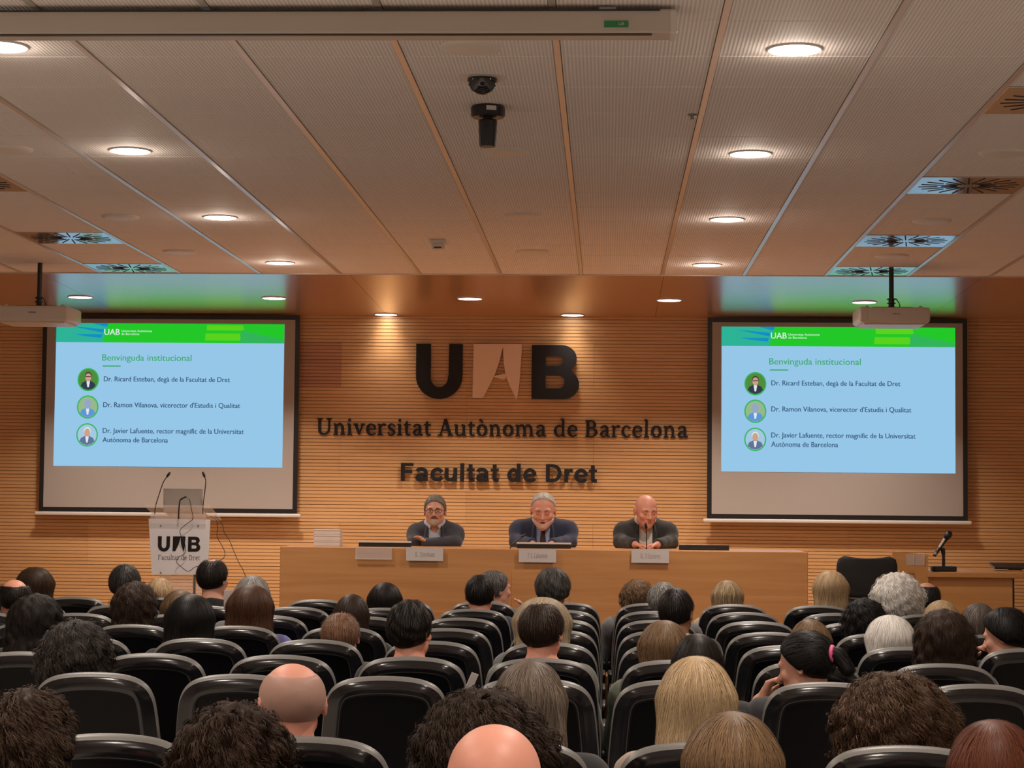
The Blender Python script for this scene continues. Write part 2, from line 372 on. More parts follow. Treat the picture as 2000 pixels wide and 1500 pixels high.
while True:
    z0 = ref.z+j*PH
    if z0 > ZW-.02: break
    cut = max(0, z0+PH-ZW+.001); low = max(0, -z0)
    if low < PH-.02:
        off = 0 if (j % 2 == 0) else PW/2
        x = ref.x+off-PW*math.ceil((ref.x+off-XL)/PW)
        while x < XR-.02:
            a = max(x, XL)-x; b = min(x+PW, XR)-x
            if b-a > .02:
                key = (round(a, 3), round(b, 3), round(cut, 3), round(low, 3))
                if key not in pcache: pcache[key] = panel_mesh(a+.001, b-.001, low, PH-cut)
                o = link('wood_panel', pcache[key], None, wf, (x, YW, z0))
                if not len(pcache[key].materials): pcache[key].materials.append(M_WALLP[0])
                k = random.choices([0, 1], [6, 3])[0]
                if j == 0 and abs(x+PW-ref.x) < .1: k = 2
                if j == -2 and x > ref.x and x < ref.x+PW: k = 0
                o.material_slots[0].link = 'OBJECT'; o.material_slots[0].material = M_WALLP[k]
            x += PW
    j += 1
# fix: the dark panel sits left of the joint, just above the reference course
# ceiling tiles and rails
TP, TY = .634, .6
xb = PZ(1135, 535, CEIL).x
tile_me = MB().rbox((0, 0, .012), (TP-.030, TY-.009, .022), .003, 1).mesh('ceiling_tile'); tile_me.materials.append(M_TILE)
rail_me_v = MB().box((0, 0, .006), (.036, 1, .012))
ncol0, ncol1 = -8, 6
vent_cells = {}
def cell(px, py):
    p = PZ(px, py, CEIL); return (math.floor((p.x-xb)/TP), math.floor((YE-p.y)/TY))
VPX = [(1970, 205), (1880, 365), (1770, 472), (1697, 532), (140, 465), (250, 523), (-40, 360)]
vcells = [cell(*v) for v in VPX]
for c in range(ncol0, ncol1):
    for r_ in range(0, 15):
        if (c, r_) in vcells: continue
        link('ceiling_tile', tile_me, None, ce, (xb+(c+.5)*TP, YE-(r_+.5)*TY, CEIL))
for c in range(ncol0, ncol1+1):
    obj('ceiling_rail', MB().box((xb+c*TP, (YE+YE-9)/2, CEIL+.004), (.026, 9.0, .014)), M_RAIL, ce)
mb = MB()
c = ncol0
xs = [xb+(i+.5)*TP for i in range(-11, 9)]
for i, x in enumerate(xs):
    for r_ in range(0, 32):
        ci = i-11
        if r_ < 15 and ncol0 <= ci < ncol1: continue
        y = YE-(r_+.5)*TY
        if y < YB or x < XL-.2 or x > XR+.2: continue
        mb.box((x, y, CEIL+.012), (TP-.030, TY-.009, .022))
tag(obj('ceiling_tile', mb, M_TILE, ce), kind='stuff')
mb = MB()
for i in range(-11, 10):
    x = xb+i*TP
    if x < XL or x > XR: continue
    mb.box((x, (YE-9+YB)/2, CEIL+.004), (.026, YE-9-YB, .012))
    if not (ncol0 <= i <= ncol1): mb.box((x, YE-4.5, CEIL+.004), (.026, 9, .012))
tag(obj('ceiling_rail', mb, M_RAIL, ce), kind='stuff')
# glossy wooden ceiling over the stage
tag(obj('trim_1', MB().box(((XL+XR)/2, YE+.010, CEIL+.006), (XR-XL, .02, .028)), M_RAIL), kind='structure')
sx0 = XL; k = 0
pw = 2.48
for i in range(5):
    for q in range(3):
        a = XL+i*pw; y0 = YE+.02+q*(YW-YE-.02)/3; y1 = YE+.02+(q+1)*(YW-YE-.02)/3
        obj('ceiling_panel', MB().box((0, 0, 0), (pw-.003, (y1-y0)*1.0018-.003, .02)), M_SOFF, ce, (a+pw/2, (y0+y1)/2, CEIL-SLOPE*((y0+y1)/2-YE)+.010), (-math.atan(SLOPE), 0, 0))
# ------------------------------------------------------------------ lamps
lamp_ring = MB().lathe([(.102, .004), (.110, .004), (.111, -.003), (.107, -.007), (.102, -.006), (.101, .002)], n=32).mesh('trim_ring', True)
lamp_ring.materials.append(M_WHITE)
lamp_diff = MB().lathe([(.0, .0), (.05, -.0005), (.101, -.0005), (.101, .003), (0, .003)][1:4], n=32).mesh('diffuser')
lamp_diff.materials.append(M_LAMP)
def downlight(p, power, label, group=None, spread=150, glow=GLOW_W):
    t = empty('ceiling_light', p, label=label, cat='light')
    link('trim_ring', lamp_ring, None, t); link('diffuser', lamp_diff, None, t, (0, 0, -.004))
    la = bpy.data.lights.new('lamp', 'AREA'); la.shape = 'DISK'; la.size = .202; la.energy = power; la.color = LAMPCOL
    la.spread = math.radians(spread)
    lo = bpy.data.objects.new('lamp', la); COL.objects.link(lo); lo.parent = t; lo.location = (0, 0, -.0075)
    if glow:  # added point light, no real fitting: brightens the ceiling around the downlight
        lg = bpy.data.lights.new('added_ceiling_glow', 'POINT'); lg.energy = glow; lg.color = LAMPCOL; lg.shadow_soft_size = .05
        lo2 = bpy.data.objects.new('added_ceiling_glow', lg); COL.objects.link(lo2); lo2.parent = t; lo2.location = (0, 0, -.07)
    return t
names = ['nearest the camera', 'second from the camera', 'third from the camera', 'farthest from the camera, beside the wooden ceiling']
for i, q in enumerate([(1552, 96), (1466, 300), (1420, 428), (1381, 517)]):
    downlight(PZ(*q, CEIL), LAMP_W, 'lit round downlight, right-hand ceiling row, '+names[i])
for i, q in enumerate([(2, 90), (254, 294), (430, 424), (547, 513)]):
    downlight(PZ(*q, CEIL), LAMP_W, 'lit round downlight, left-hand ceiling row, '+names[i])
SL = [(157, 580, 'in front of the left screen, far left'), (535, 582, 'above the right edge of the left screen'), (918, 583, 'in the middle above the letter A'),
      (1307, 586, 'left of the right-hand screen'), (1688, 590, 'just left of the right projector')]
for x, y, l_ in SL:
    downlight(PS(x, y), SOFFIT_W, 'lit round downlight in the wooden ceiling, '+l_, glow=0, spread=108)
for x, y, l_ in [(754, 614, 'close to the wall left of the letters'), (1118, 615, 'close to the wall above the letter B')]:
    downlight(PS(x, y), SOFFIT_W*.06, 'lit round downlight in the wooden ceiling, '+l_, glow=0, spread=80)
# further lamps of the same rows behind the photographer
for X in (.745, -2.42):
    for Y in (5.7, 3.3, .9, -1.5):
        t = downlight(Vector((X, Y, CEIL)), LAMP_W, 'round downlight outside the picture, %s ceiling row, %s' % ('right' if X > 0 else 'left', {5.7: 'above the nearest seats', 3.3: 'above the last seats', .9: 'just ahead of the photographer', -1.5: 'near the back wall'}[Y]))
# ------------------------------------------------------------------ ceiling fittings
vp = []
mb = MB().rbox((0, 0, 0), (TP-.030, TY-.01, .012), .002, 1)
slots = MB()
for k in range(20):
    a = 2*math.pi*(k+.5)/20; L0, L1 = (.065, .15) if k % 2 else (.065, .27)
    for (r0, r1, wd) in ([(L0, L1, .008)] + ([(.17, .275, .008)] if k % 2 else [])):
        m_ = (r0+r1)/2; slots.box((m_*math.cos(a), m_*math.sin(a), -.0065), (r1-r0, wd, .003), (0, 0, a))
plate_me = mb.mesh('plate'); plate_me.materials.append(M_VENT)
slot_me = slots.mesh('slots'); slot_me.materials.append(M_DARK)
vl = ['right edge of the picture, nearest', 'right side, second nearest', 'right side, third, ahead of the projector', 'right side, where the right projector pole hangs',
      'left side, above the left projector', 'left side, beside the wooden ceiling', 'cut by the left edge of the picture']
for (c, r_), l_ in zip(vcells, vl):
    t = empty('ceiling_vent', (xb+(c+.5)*TP, YE-(r_+.5)*TY, CEIL+.004), label='square metal swirl air vent in the ceiling, '+l_, cat='vent', group='swirl vents in the ceiling')
    link('plate', plate_me, None, t); o = link('slots', slot_me, None, t); o['kind'] = 'stuff'
cover = MB().lathe([(.0005, -.014), (.09, -.013), (.118, -.008), (.122, .0), (.122, .004)], n=32).mesh('speaker_cover', True)
cover.materials.append(M_DISC)
for (x, y, l_) in [(920, 91, 'largest, nearest, above the black cameras'), (988, 296, 'partly behind the hanging black camera'), (1022, 421, 'right of the smoke detector, nearer one'), (1040, 491, 'middle, farthest one'),
                   (235, 423, 'left, between the vents'), (350, 491, 'left, near the left screen'), (18, 291, 'cut by the left edge of the picture'),
                   (1958, 298, 'right edge, between two vents'), (1820, 431, 'right, third vent side'), (1742, 499, 'right, just above the projector pole')]:
    p = PZ(x, y, CEIL); o = link('ceiling_speaker', cover, None, None, p)
    tag(o, 'beige round flush ceiling speaker cover, '+l_, 'speaker', 'round flush speaker covers')
# dome camera
p = PZ(942, 152, CEIL)
t = empty('dome_camera', p, label='small smoked black dome security camera on a round ceiling plate', cat='camera')
obj('mounting_plate', MB().lathe([(.0005, .002), (.1, .002), (.1, -.004), (.0005, -.006)], n=28), M_WHITE, t)
obj('dome', MB().lathe([(.064, -.004), (.064, -.014), (.058, -.035), (.044, -.056), (.022, -.069), (.001, -.072)], n=28), M_DOME, t, smooth=True)
# hanging camera
p = PZ(953, 208, CEIL)
t = empty('ceiling_camera', p, label='black cylindrical camera hanging from a round base on the ceiling', cat='camera')
obj('base', autosm := MB().lathe([(.0005, .002), (.072, .0), (.078, -.008), (.078, -.045), (.07, -.052), (.0005, -.053)], n=28), M_BLACK, t)
obj('sticker', MB().rbox((.02, -.0775, -.02), (.045, .004, .02), .001, 1, (0, 0, .25)), M_CARD, t)
obj('neck', MB().lathe([(.022, -.05), (.022, -.075)], n=20), M_BLACK, t)
obj('barrel', MB().lathe([(.040, -.062), (.043, -.068), (.041, -.12), (.037, -.18), (.036, -.185), (.0005, -.186)], n=28), M_BLACK, t)
# smoke detector
p = PZ(856, 469, CEIL)
t = empty('smoke_detector', p, label='small beige box detector with dark slot, on the ceiling', cat='detector')
obj('base', MB().rbox((0, 0, -.012), (.11, .1, .028), .006, 2), M_DISC, t)
obj('body', MB().rbox((0, 0, -.042), (.085, .08, .05), .012, 2), M_DISC, t)
obj('slot', MB().box((0, -.041, -.055), (.05, .004, .010)), M_BLACK, t)
# small sprinkler dot
p = PZ(1352, 224, CEIL)
t = empty('sprinkler', p, label='tiny grey sprinkler head on the ceiling right of the cameras', cat='sprinkler')
obj('body', MB().lathe([(.022, .002), (.022, -.006), (.008, -.008), (.008, -.022), (.015, -.024), (.0005, -.025)], n=14), M_METAL, t)
# rolled up screen casing close to the camera
YC = PZ(1000, 10, CEIL).y
a = P(1322, 30, YC); zb_ = P(1000, 66, YC).z; hh_ = CEIL-.012-zb_
t = empty('screen_casing', (a.x, YC, CEIL-.012), label='long pale roller screen housing across the ceiling at the top left', cat='screen housing')
Lc = 3.9
obj('housing', MB().rbox((-Lc/2, .06, -hh_/2), (Lc, .12, hh_-.004), .008, 3), M_CASE, t)
obj('slot_strip', MB().box((-Lc/2-.03, .015, -hh_), (Lc-.12, .02, .004)), M_BLACK, t)
obj('front_ridge', MB().box((-Lc/2-.03, -.003, -.008), (Lc-.06, .008, .005)), M_BLACK, t)
obj('end_cap', MB().rbox((-.012, .06, -hh_/2-.002), (.03, .128, hh_), .012, 3), M_WHITE, t)
obj('bracket', MB().box((-.25, .06, .0), (.06, .1, .018)), M_METAL, t)
a2 = P(1180, 53, YC)
lab = obj('label_plate', MB().box((.0435, 0, .011), (.087, .004, .023)), M_GREEN, t, (a2.x-a.x, -.003, a2.z-(CEIL-.012)))
tm = text_mesh('LUX', .02, .011); tm.materials.append(M_TEXTW); link('lettering', tm, None, lab, (.052, -.0035, .006))
# ------------------------------------------------------------------ projection screens and slide
E_BG = emit('slide_blue', s2l(150, 199, 232), .84)
E = {k: emit('slide_'+k, s2l(*v), .84) for k, v in dict(green=(35, 200, 40), lime=(90, 210, 30), teal=(45, 178, 150), blue=(20, 140, 200), title=(52, 168, 100),
     ring=(50, 180, 90), ink=(45, 75, 110), white=(215, 240, 225), skin=(205, 160, 140), skin2=(150, 165, 200), leaf=(80, 140, 60), leaf2=(150, 185, 140), sky=(165, 200, 225),
     coat=(50, 60, 75), coat2=(95, 150, 215), coat3=(95, 115, 150), shirt=(225, 230, 240), dark=(70, 55, 50)).items()}
def disc(cx, cz, rx, rz, y0, y1, n=28, a0=0, a1=2*math.pi):
    return MB().prism([(cx+rx*math.cos(t_), cz+rz*math.sin(t_)) for t_ in np.linspace(a0, a1, n, endpoint=(a1-a0 < 6))], y0, y1)
def screen(xl, xr, zt, zb, yd, ox, oz, W, H, label):
    # frame-of-reference: world x, z; everything hangs at depth yd
    t = empty('projection_screen', ((xl+xr)/2, yd, zb), label=label, cat='screen')
    cx = (xl+xr)/2
    def o(name, mb, m, par=t): return obj(name, mb, m, par, (-cx, -yd, -zb))
    bw = .042
    o('black_border', MB().box((cx, yd, (zt+zb)/2), (xr-xl, .006, zt-zb)), M_BLACK)
    fb = o('fabric', MB().box((cx, yd-.005, (zt+zb)/2), (xr-xl-2*bw, .004, zt-zb-2*bw)), M_FABRIC)
    o('bottom_bar', MB().rbox((cx, yd, zb-.018), (xr-xl+.07, .035, .034), .01, 2), M_WHITE)
    # slide
    sl = obj('slide', MB().box((W/2, 0, -H/2), (W, .002, H)), E_BG, t, (ox-cx, -.0085, oz-zb))
    u = W/454.0
    def s(name, mb, m): return obj(name, mb, m, sl)
    k = [.0012]
    def lay():
        k[0] += .0002; return -k[0]-.0006, -k[0]
    def poly(name, pts, m):
        a_, b_ = lay(); s(name, MB().prism([(x*u, -y*u) for x, y in pts], a_, b_), m)
    poly('banner', [(0, 0), (454, 0), (454, 38), (0, 38)], E['green'])
    poly('banner_left', [(0, 0), (104, 0), (92, 38), (0, 38)], E['teal'])
    poly('blue_streak', [(72, 0), (104, 0), (101, 7), (95, 6)], E['blue'])
    poly('blue_streak', [(30, 6), (95, 12), (94, 19), (60, 12)], E['blue'])
    poly('blue_streak', [(36, 22), (92, 22), (90, 29), (60, 26)], E['blue'])
    poly('lime_patch', [(300, 3), (372, 3), (374, 13), (300, 13)], E['lime'])
    poly('lime_patch', [(298, 19), (366, 19), (368, 33), (297, 33)], E['lime'])
    poly('teal_patch', [(369, 12), (454, 24), (454, 38), (366, 38)], E['ring'])
    poly('green_streak', [(372, 16), (454, 20), (454, 31), (420, 24)], E['green'])
    def txt(sx, y, wpx, cap, m, str_, bold=.005):
        me = text_mesh(str_, wpx*u, cap*u, bold, .0003); me.materials.append(m)
        link('lettering', me, None, sl, (sx*u, -.0042, -y*u))
    txt(96, 23, 31, 11.5, E['white'], 'UAB', .012)
    txt(130, 17, 61, 4.2, E['white'], 'Universitat Aut\u00f2noma'); txt(130, 23, 36, 4.2, E['white'], 'de Barcelona')
    txt(93, 74, 178, 12.5, E['title'], 'Benvinguda institucional')
    poly('underline', [(94, 83.5), (130, 83.5), (130, 86), (94, 86)], E['title'])
    txt(97, 115, 251, 9.7, E['ink'], 'Dr. Ricard Esteban, deg\u00e0 de la Facultat de Dret', .013)
    txt(97, 166, 272, 9.7, E['ink'], "Dr. Ramon Vilanova, vicerector d'Estudis i Qualitat", .013)
    txt(97, 217, 280, 9.7, E['ink'], 'Dr. Javier Lafuente, rector magn\u00edfic de la Universitat', .013)
    txt(97, 235, 130, 9.7, E['ink'], 'Aut\u00f2noma de Barcelona', .013)
    for i, (cy, bg, co, sk, top) in enumerate([(112, 'leaf', 'coat', 'skin', 'dark'), (166, 'leaf2', 'coat2', 'skin2', 'skin2'), (221, 'sky', 'coat3', 'skin', 'white')]):
        X_, Z_ = 66*u, -cy*u
        s('portrait_ring', disc(X_, Z_, 21.5*u, 23*u, -.0026, -.0020), E['ring'])
        s('portrait', disc(X_, Z_, 19*u, 20.5*u, -.0030, -.0026), E[bg])
        s('portrait_coat', MB().prism([(X_-15*u, Z_-12.5*u), (X_-12*u, Z_-6*u), (X_-4*u, Z_-2*u), (X_+4*u, Z_-2*u), (X_+12*u, Z_-6*u), (X_+15*u, Z_-12.5*u), (X_+8*u, Z_-18*u), (X_, Z_-20*u), (X_-8*u, Z_-18*u)], -.0033, -.0030), E[co])
        s('portrait_shirt', MB().prism([(X_-3.5*u, Z_-3*u), (X_+3.5*u, Z_-3*u), (X_+1.5*u, Z_-15*u), (X_-1.5*u, Z_-15*u)], -.0035, -.0033), E['shirt'])
        s('portrait_hair', disc(X_, Z_+7*u, 6.8*u, 8.3*u, -.0035, -.0033), E[top])
        s('portrait_face', disc(X_, Z_+4.6*u, 5.8*u, 8*u, -.0038, -.0035), E[sk])
        if i == 0: s('portrait_glasses', MB().box((X_, -.0039, Z_+6*u), (10*u, .0003, 1.6*u)), E['dark'])
    return t
YS = YW-.12
A0 = P(83, 620, YS); A1 = P(584, 623, YS); B0 = P(77, 998, YS); B1 = P(582, 1004, YS)
I0 = P(111, 631, YS); I1 = P(556, 633, YS); I2 = P(109, 910, YS)
screen((A0.x+B0.x)/2, (A1.x+B1.x)/2, ZW-.012, (B0.z+B1.z)/2, YS, I0.x, I0.z, I1.x-I0.x, I0.z-I2.z,
       'left projection screen with black border showing a blue slide, behind the lectern')
A0 = P(1384, 628, YS); A1 = P(1889, 628, YS); B0 = P(1379, 1012, YS); B1 = P(1890, 1018, YS)
I0 = P(1409.5, 638, YS); I1 = P(1865, 641, YS); I2 = P(1410, 921, YS)
screen((A0.x+B0.x)/2, (A1.x+B1.x)/2, ZW-.012, (B0.z+B1.z)/2, YS, I0.x, I0.z, I1.x-I0.x, I0.z-I2.z,
       'right projection screen with black border showing a blue slide, above the empty black chair')
# ------------------------------------------------------------------ wall lettering
U_ = YW/F                                            # metres per pixel on the wall
def wallobj(name, px, py, label, yoff=-.03):
    p = P(px, py, YW+yoff); return empty(name, p, label=label, cat='sign')
t = wallobj('wall_logo', 812, 779, 'large black letters U and B with a pale cut-paper A between, on the wall')
k = U_/2.5
def arc(cx, cy, rx, ry, a0, a1, n=12): return [(cx+rx*math.cos(math.radians(a)), cy+ry*math.sin(math.radians(a))) for a in np.linspace(a0, a1, n)]
def L_(pts): return [((x-580)*k, (548-y)*k) for x, y in pts]
Uo = L_([(580, 278), (652, 278), (652, 430)]+[(695+43*math.cos(a), 440+50*math.sin(a)) for a in np.linspace(math.pi, 0, 12)]+[(740, 430), (742, 278), (808, 278), (808, 440)]
        + [(694+114*math.cos(a), 435+113*math.sin(a)) for a in np.linspace(0, math.pi, 20)]+[(580, 435)])
o = link('letter', curve_mesh('letter', [Uo], .014), M_LETTER, t); o['label'] = 'black letter U'
Bo = [(1147, 280), (1290, 280)]+[(1292+75*math.cos(a), 346+66*math.sin(a)) for a in np.linspace(-math.pi/2, .95, 12)]+[(1340, 402)]+[(1300+79*math.cos(a), 472+73*math.sin(a)) for a in np.linspace(-.9, math.pi/2, 12)]+[(1147, 545)]
Bh1 = [(1215, 335), (1275, 335)]+[(1278+22*math.cos(a), 358+23*math.sin(a)) for a in np.linspace(-math.pi/2, math.pi/2, 8)]+[(1215, 382)]
Bh2 = [(1215, 430), (1280, 430)]+[(1280+28*math.cos(a), 461+31*math.sin(a)) for a in np.linspace(-math.pi/2, math.pi/2, 8)]+[(1215, 492)]
o = link('letter', curve_mesh('letter', [L_(Bo), L_(Bh1), L_(Bh2)], .014), M_LETTER, t); o['label'] = 'black letter B'
Al = L_([(862, 278), (1030, 276), (1003, 300), (990, 355), (965, 432), (910, 541), (858, 541)])
Ar = L_([(1012, 284), (1030, 276), (1097, 277), (1096, 330), (1088, 460), (1076, 552), (1040, 480), (1020, 430), (1010, 370), (1006, 300)])
Ac = L_([(960, 438), (985, 428), (1018, 422), (1022, 443), (1010, 452), (985, 444)])
aroot = link('letter', curve_mesh('letter', [Al], .010), M_PAPER, t); aroot['label'] = 'pale cardboard-coloured letter A'
link('paper_fold', curve_mesh('letter', [Ar], .014), M_PAPER, aroot); link('paper_fold', curve_mesh('letter', [Ac], .006), M_PAPER, aroot)
t = wallobj('wall_lettering', 617, 849, 'dark serif lettering, the long middle line on the slatted wall', -.012)
for x, g in serif_line('Universitat Aut\u00f2noma de Barcelona', 729*U_, 32*U_, -.012, .012, 1.12):
    obj('letter', g, M_LETTER, t, (x, 0, 0))
t = wallobj('wall_lettering', 780, 939, 'bold black sans lettering, the lowest and shorter line on the slatted wall', -.05)
s_ = 'Facultat de Dret'
for x, g in sans_line(s_, 387*U_, 35*U_, -.012, .012):
    obj('letter', g, M_LETTER, t, (x, 0, 0))
# ------------------------------------------------------------------ projectors
def projector(px, py, wpx, Yp, label, ypole):
    u = Yp/F; c = P(px, py, Yp); wd = wpx*u
    t = empty('projector', c, label=label, cat='projector')
    h = .115; dp = .42
    b = obj('body', MB().rbox((0, .0, -.01), (wd, dp, h), .02, 3), M_WHITE, t)
    autosmooth(b)
    obj('side_bevel', MB().rbox((-wd/2+.03, 0, -.005), (.075, dp+.01, h-.005), .02, 3), M_WHITE, t)
    obj('underside', MB().rbox((0, .0, -.072), (wd-.06, dp-.06, .02), .008, 2), M_WHITE, t)
    me = text_mesh('EPSON', .055, .010, .02, .0005); me.materials.append(M_PRINT); link('lettering', me, None, t, (-.02, -dp/2-.001, -.008))
    for sx_ in (-1, 1): obj('adjuster_foot', MB().lathe([(.014, .045), (.014, .062), (.006, .066)], (sx_*(wd/2-.06), -.12, 0), n=12), M_WHITE, t)
    obj('mount_plate', MB().box((0, 0, .055), (.3, .16, .012)), M_BLACK, t)
    obj('mount_collar', MB().lathe([(.03, .055), (.022, .075), (.022, .09), (.034, .092), (.034, .098), (.022, .1), (.022, .12), (.034, .122), (.034, .13), (.018, .132)], n=16), M_BLACK, t)
    obj('pole', MB().tube([(0, 0, .06), (0, 0, CEIL-c.z)], .0185, 14), M_BLACK, t)
    obj('cable', MB().tube([(.03, -.02, .13), (.05, -.03, .1), (.06, -.03, .075), (.055, -.02, .055)], .004, 6), M_BLACK, t)
    obj('lens', MB().lathe([(.045, 0), (.045, .03), (.038, .032), (.036, .02)], (0, dp/2-.01, 0), n=20, R=Matrix.Rotation(-math.pi/2, 3, 'X')), M_DOME, t)
    return t
projector(1741, 617, 134, 15.55, 'white projector hanging on a black pole before the right screen', 0)
projector(76, 614, 144, 15.35, 'white projector hanging on a black pole before the left screen', 0)
# ------------------------------------------------------------------ stage, table
tag(obj('stage_platform', MB().box(((XL+XR)/2, (13.35+YW-.02)/2, STAGE/2), (XR-XL-.02, YW-.02-13.35, STAGE-.002)), M_STAGE), 'low wooden stage platform under the panel table and lectern', 'stage')
YT = 13.7
tl = P(547, 1070, YT); tr = P(1578, 1076, YT); TT = (tl.z+tr.z)/2; TXC = (tl.x+tr.x)/2; TW = tr.x-tl.x
tb = empty('conference_table', (TXC, YT+.35, STAGE), label='long wooden panel table with closed front on the stage', cat='table')
TH = TT-STAGE
obj('tabletop', MB().rbox((0, .0335, TH-.015), (TW-.056, .709, .03), .002, 1), M_TABLE, tb)
obj('front_panel', MB().rbox((0, -.335, TH/2), (TW, .026, TH), .003, 1), M_TABLE, tb)
for s in (-1, 1): obj('side_panel', MB().rbox((s*(TW/2-.015), .03, TH/2), (.024, .712, TH), .002, 1), M_TABLE, tb)
pa = P(1000, 1115, YT)
obj('front_plate', MB().rbox((pa.x-TXC+.19, -.3495, pa.z-STAGE-.2), (.385, .003, .4), .001, 1), M_TABLE, tb)['label'] = 'paler square plate on the table front'
def nameplate(x0, x1, y0, y1, text, label, clear=False):
    u = YT/F; p = P(x0, y1, YT-.01); wd = (x1-x0)*u; h = (y1-y0)*u
    t = empty('name_card', (p.x, YT-.012, p.z), label=label, cat='name card')
    obj('card', MB().box((wd/2, -.003, (h+.004)/2), (wd, .003, h+.004)), M_GLASS if clear else M_CARD, t)
    obj('hook', MB().box((wd/2, .008, h+.003), (wd, .026, .003)), M_GLASS, t)
    if clear: obj('bright_edge', MB().box((wd/2, -.004, .002), (wd, .005, .004)), M_WHITE, t)
    if text:
        obj('lettering', serif_flat(text, wd*.53, h*.36, -.0055, -.0046), M_PRINT2, t, (wd*.24, 0, h*.36))
nameplate(793, 866, 1071, 1095, 'R. Esteban', 'white name card on the table front before the bearded man in glasses')
nameplate(1013, 1086, 1073, 1098, 'F.J. Lafuente', 'white name card on the table front before the man in the tie')
nameplate(1233, 1306, 1074, 1099, 'R. Vilanova', 'white name card on the table front before the bald panellist')
nameplate(694, 766, 1070, 1092, '', 'empty clear acrylic card holder on the table front, left end', True)
# monitors sunk in the table: low black slabs
def lowmon(x0, x1, y0, yb_, label, white=False, Ym=YT+.3):
    a = P(x0, y0, Ym); b = P(x1, y0, Ym); wd = b.x-a.x; h = a.z-TT
    t = empty('desk_monitor', ((a.x+b.x)/2, Ym, TT), label=label, cat='monitor')
    h = max(h, .03)
    obj('screen_back', MB().rbox((0, 0, h/2-.001), (wd, .03, h), .004, 2, (.0, 0, 0)), M_BLACK, t)
    obj('base', MB().rbox((0, .03, .006), (wd*.5, .1, .012), .003, 1), M_BLACK, t)
    if white: obj('top_edge', MB().box((0, -.008, h+.002), (wd+.004, .03, .011)), M_WHITE, t)
lowmon(701, 803, 1058, 1, 'low black desk monitor on the table left of the bearded man', True)
lowmon(1010, 1115, 1061, 1, 'low black desk monitor with pale top edge before the man in the tie', True)
lowmon(1326, 1424, 1063, 1, 'low black desk monitor on the table right of the bald panellist')
# stack of papers / boxes
p0 = P(614, 1067, YT+.35); p1 = P(667, 1034, YT+.35); wd = p1.x-p0.x; hh = (p1.z-TT)/3
for i in range(3):
    t = empty('paper_box', ((p0.x+p1.x)/2+random.uniform(-.003, .003), YT+.35, TT+i*hh+.0005), random.uniform(-.02, .02), label='grey-white flat box in the stack on the left end of the table, '+['bottom', 'middle', 'top'][i], cat='box')
    obj('tray', MB().rbox((0, 0, hh*.42), (wd-.004, .13, hh*.84), .002, 1), M_CARD, t)
    obj('lid', MB().rbox((0, 0, hh*.86), (wd, .134, hh*.26), .002, 1), M_CARD, t)
# gooseneck microphones on table
def gooseneck(name, pts, r, head_r, label, base=True, loc=None):
    p0 = Vector(pts[0]); t = empty(name, p0, label=label, cat='microphone')
    rel = [Vector(q)-p0 for q in pts]
    n = 8; fine = [Vector(v) for v in cr([tuple(q) for q in rel], 6)]
    obj('stem', MB().tube(fine, r, 8), M_METAL if name == 'x' else M_BLACK, t, smooth=True)
    d = (fine[-1]-fine[-2]).normalized()
    obj('microphone_head', MB().tube([fine[-1]-d*.01, fine[-1], fine[-1]+d*.025, fine[-1]+d*.035], [r*1.3, head_r, head_r, head_r*.5], 10), M_BLACK, t, smooth=True)
    if base: obj('base', MB().rbox((0, 0, .012), (.07, .09, .024), .006, 2), M_BLACK, t)
    return t
ym = YT+.12
gooseneck('table_microphone', [(P(996, 1072, ym).x, ym, TT), tuple(P(1001, 1062, ym)), tuple(P(1012, 1054, ym)), tuple(P(1020, 1048, ym))], .004, .008, 'thin gooseneck microphone on the table before the man in the tie', False)
gooseneck('table_microphone', [(P(1263, 1075, ym).x, ym, TT), tuple(P(1263, 1055, ym)), tuple(P(1263, 1040, ym)), tuple(P(1262, 1031, ym))], .0035, .01, 'thin upright gooseneck microphone before the bald panellist', False)
# ------------------------------------------------------------------ lectern
YL = 14.6
u = YL/F
def LP(x, y, dy=0): return P(x, y, YL+dy)
c = LP(352, 1100)
t = empty('lectern', (c.x, YL+.2, STAGE), label='clear acrylic lectern with white lettered front panel, left of the table', cat='lectern')
def lo(name, mb, m, sm=False, par=None):
    o_ = obj(name, mb, m, par or t, smooth=sm)
    if par is None: o_.location = (-c.x, -(YL+.2), -STAGE)
    return o_
q = [LP(291, 1013), LP(411, 1015), LP(406, 1122), LP(297, 1122)]
fp = lo('front_panel', MB().prism([(v.x, v.z) for v in q], YL-.012, YL), M_FROST)
# column below
q2 = [LP(312, 1122), LP(388, 1122)]
lo('column', MB().box(((q2[0].x+q2[1].x)/2, YL+.03, (STAGE+q2[0].z)/2), (q2[1].x-q2[0].x, .015, q2[0].z-STAGE)), M_GLASS)
lo('base_plate', MB().rbox((c.x, YL+.2, STAGE+.012), (.55, .5, .022), .005, 1), M_GLASS)
for xx in (312, 388):
    a_ = LP(xx, 1013); lo('side_panel', MB().box((a_.x, YL+.2, (STAGE+.024+a_.z)/2), (.012, .36, a_.z-STAGE-.03)), M_GLASS)
tp = LP(350, 1002)
lo('reading_shelf', MB().rbox((tp.x, YL+.16, tp.z), (.47, .44, .014), .003, 1, (-.22, 0, 0)), M_GLASS)
lo('shelf_lip', MB().rbox((tp.x, YL-.04, tp.z-.04), (.40, .012, .075), .002, 1), M_GLASS)
a_ = LP(381, 1017); b_ = LP(380, 1160)
lo('support_rod', MB().tube([(a_.x, YL+.02, a_.z), (a_.x, YL+.02, STAGE+.02)], .009, 10), M_METAL)
for xx, yy in ((315, 1027), (388, 1027), (315, 1118)):
    b_ = LP(xx, yy); lo('bolt', MB().lathe([(.006, 0), (.006, .006), (.003, .008)], (b_.x, YL-.012, b_.z), n=10, R=Matrix.Rotation(math.pi/2, 3, 'X')), M_METAL)
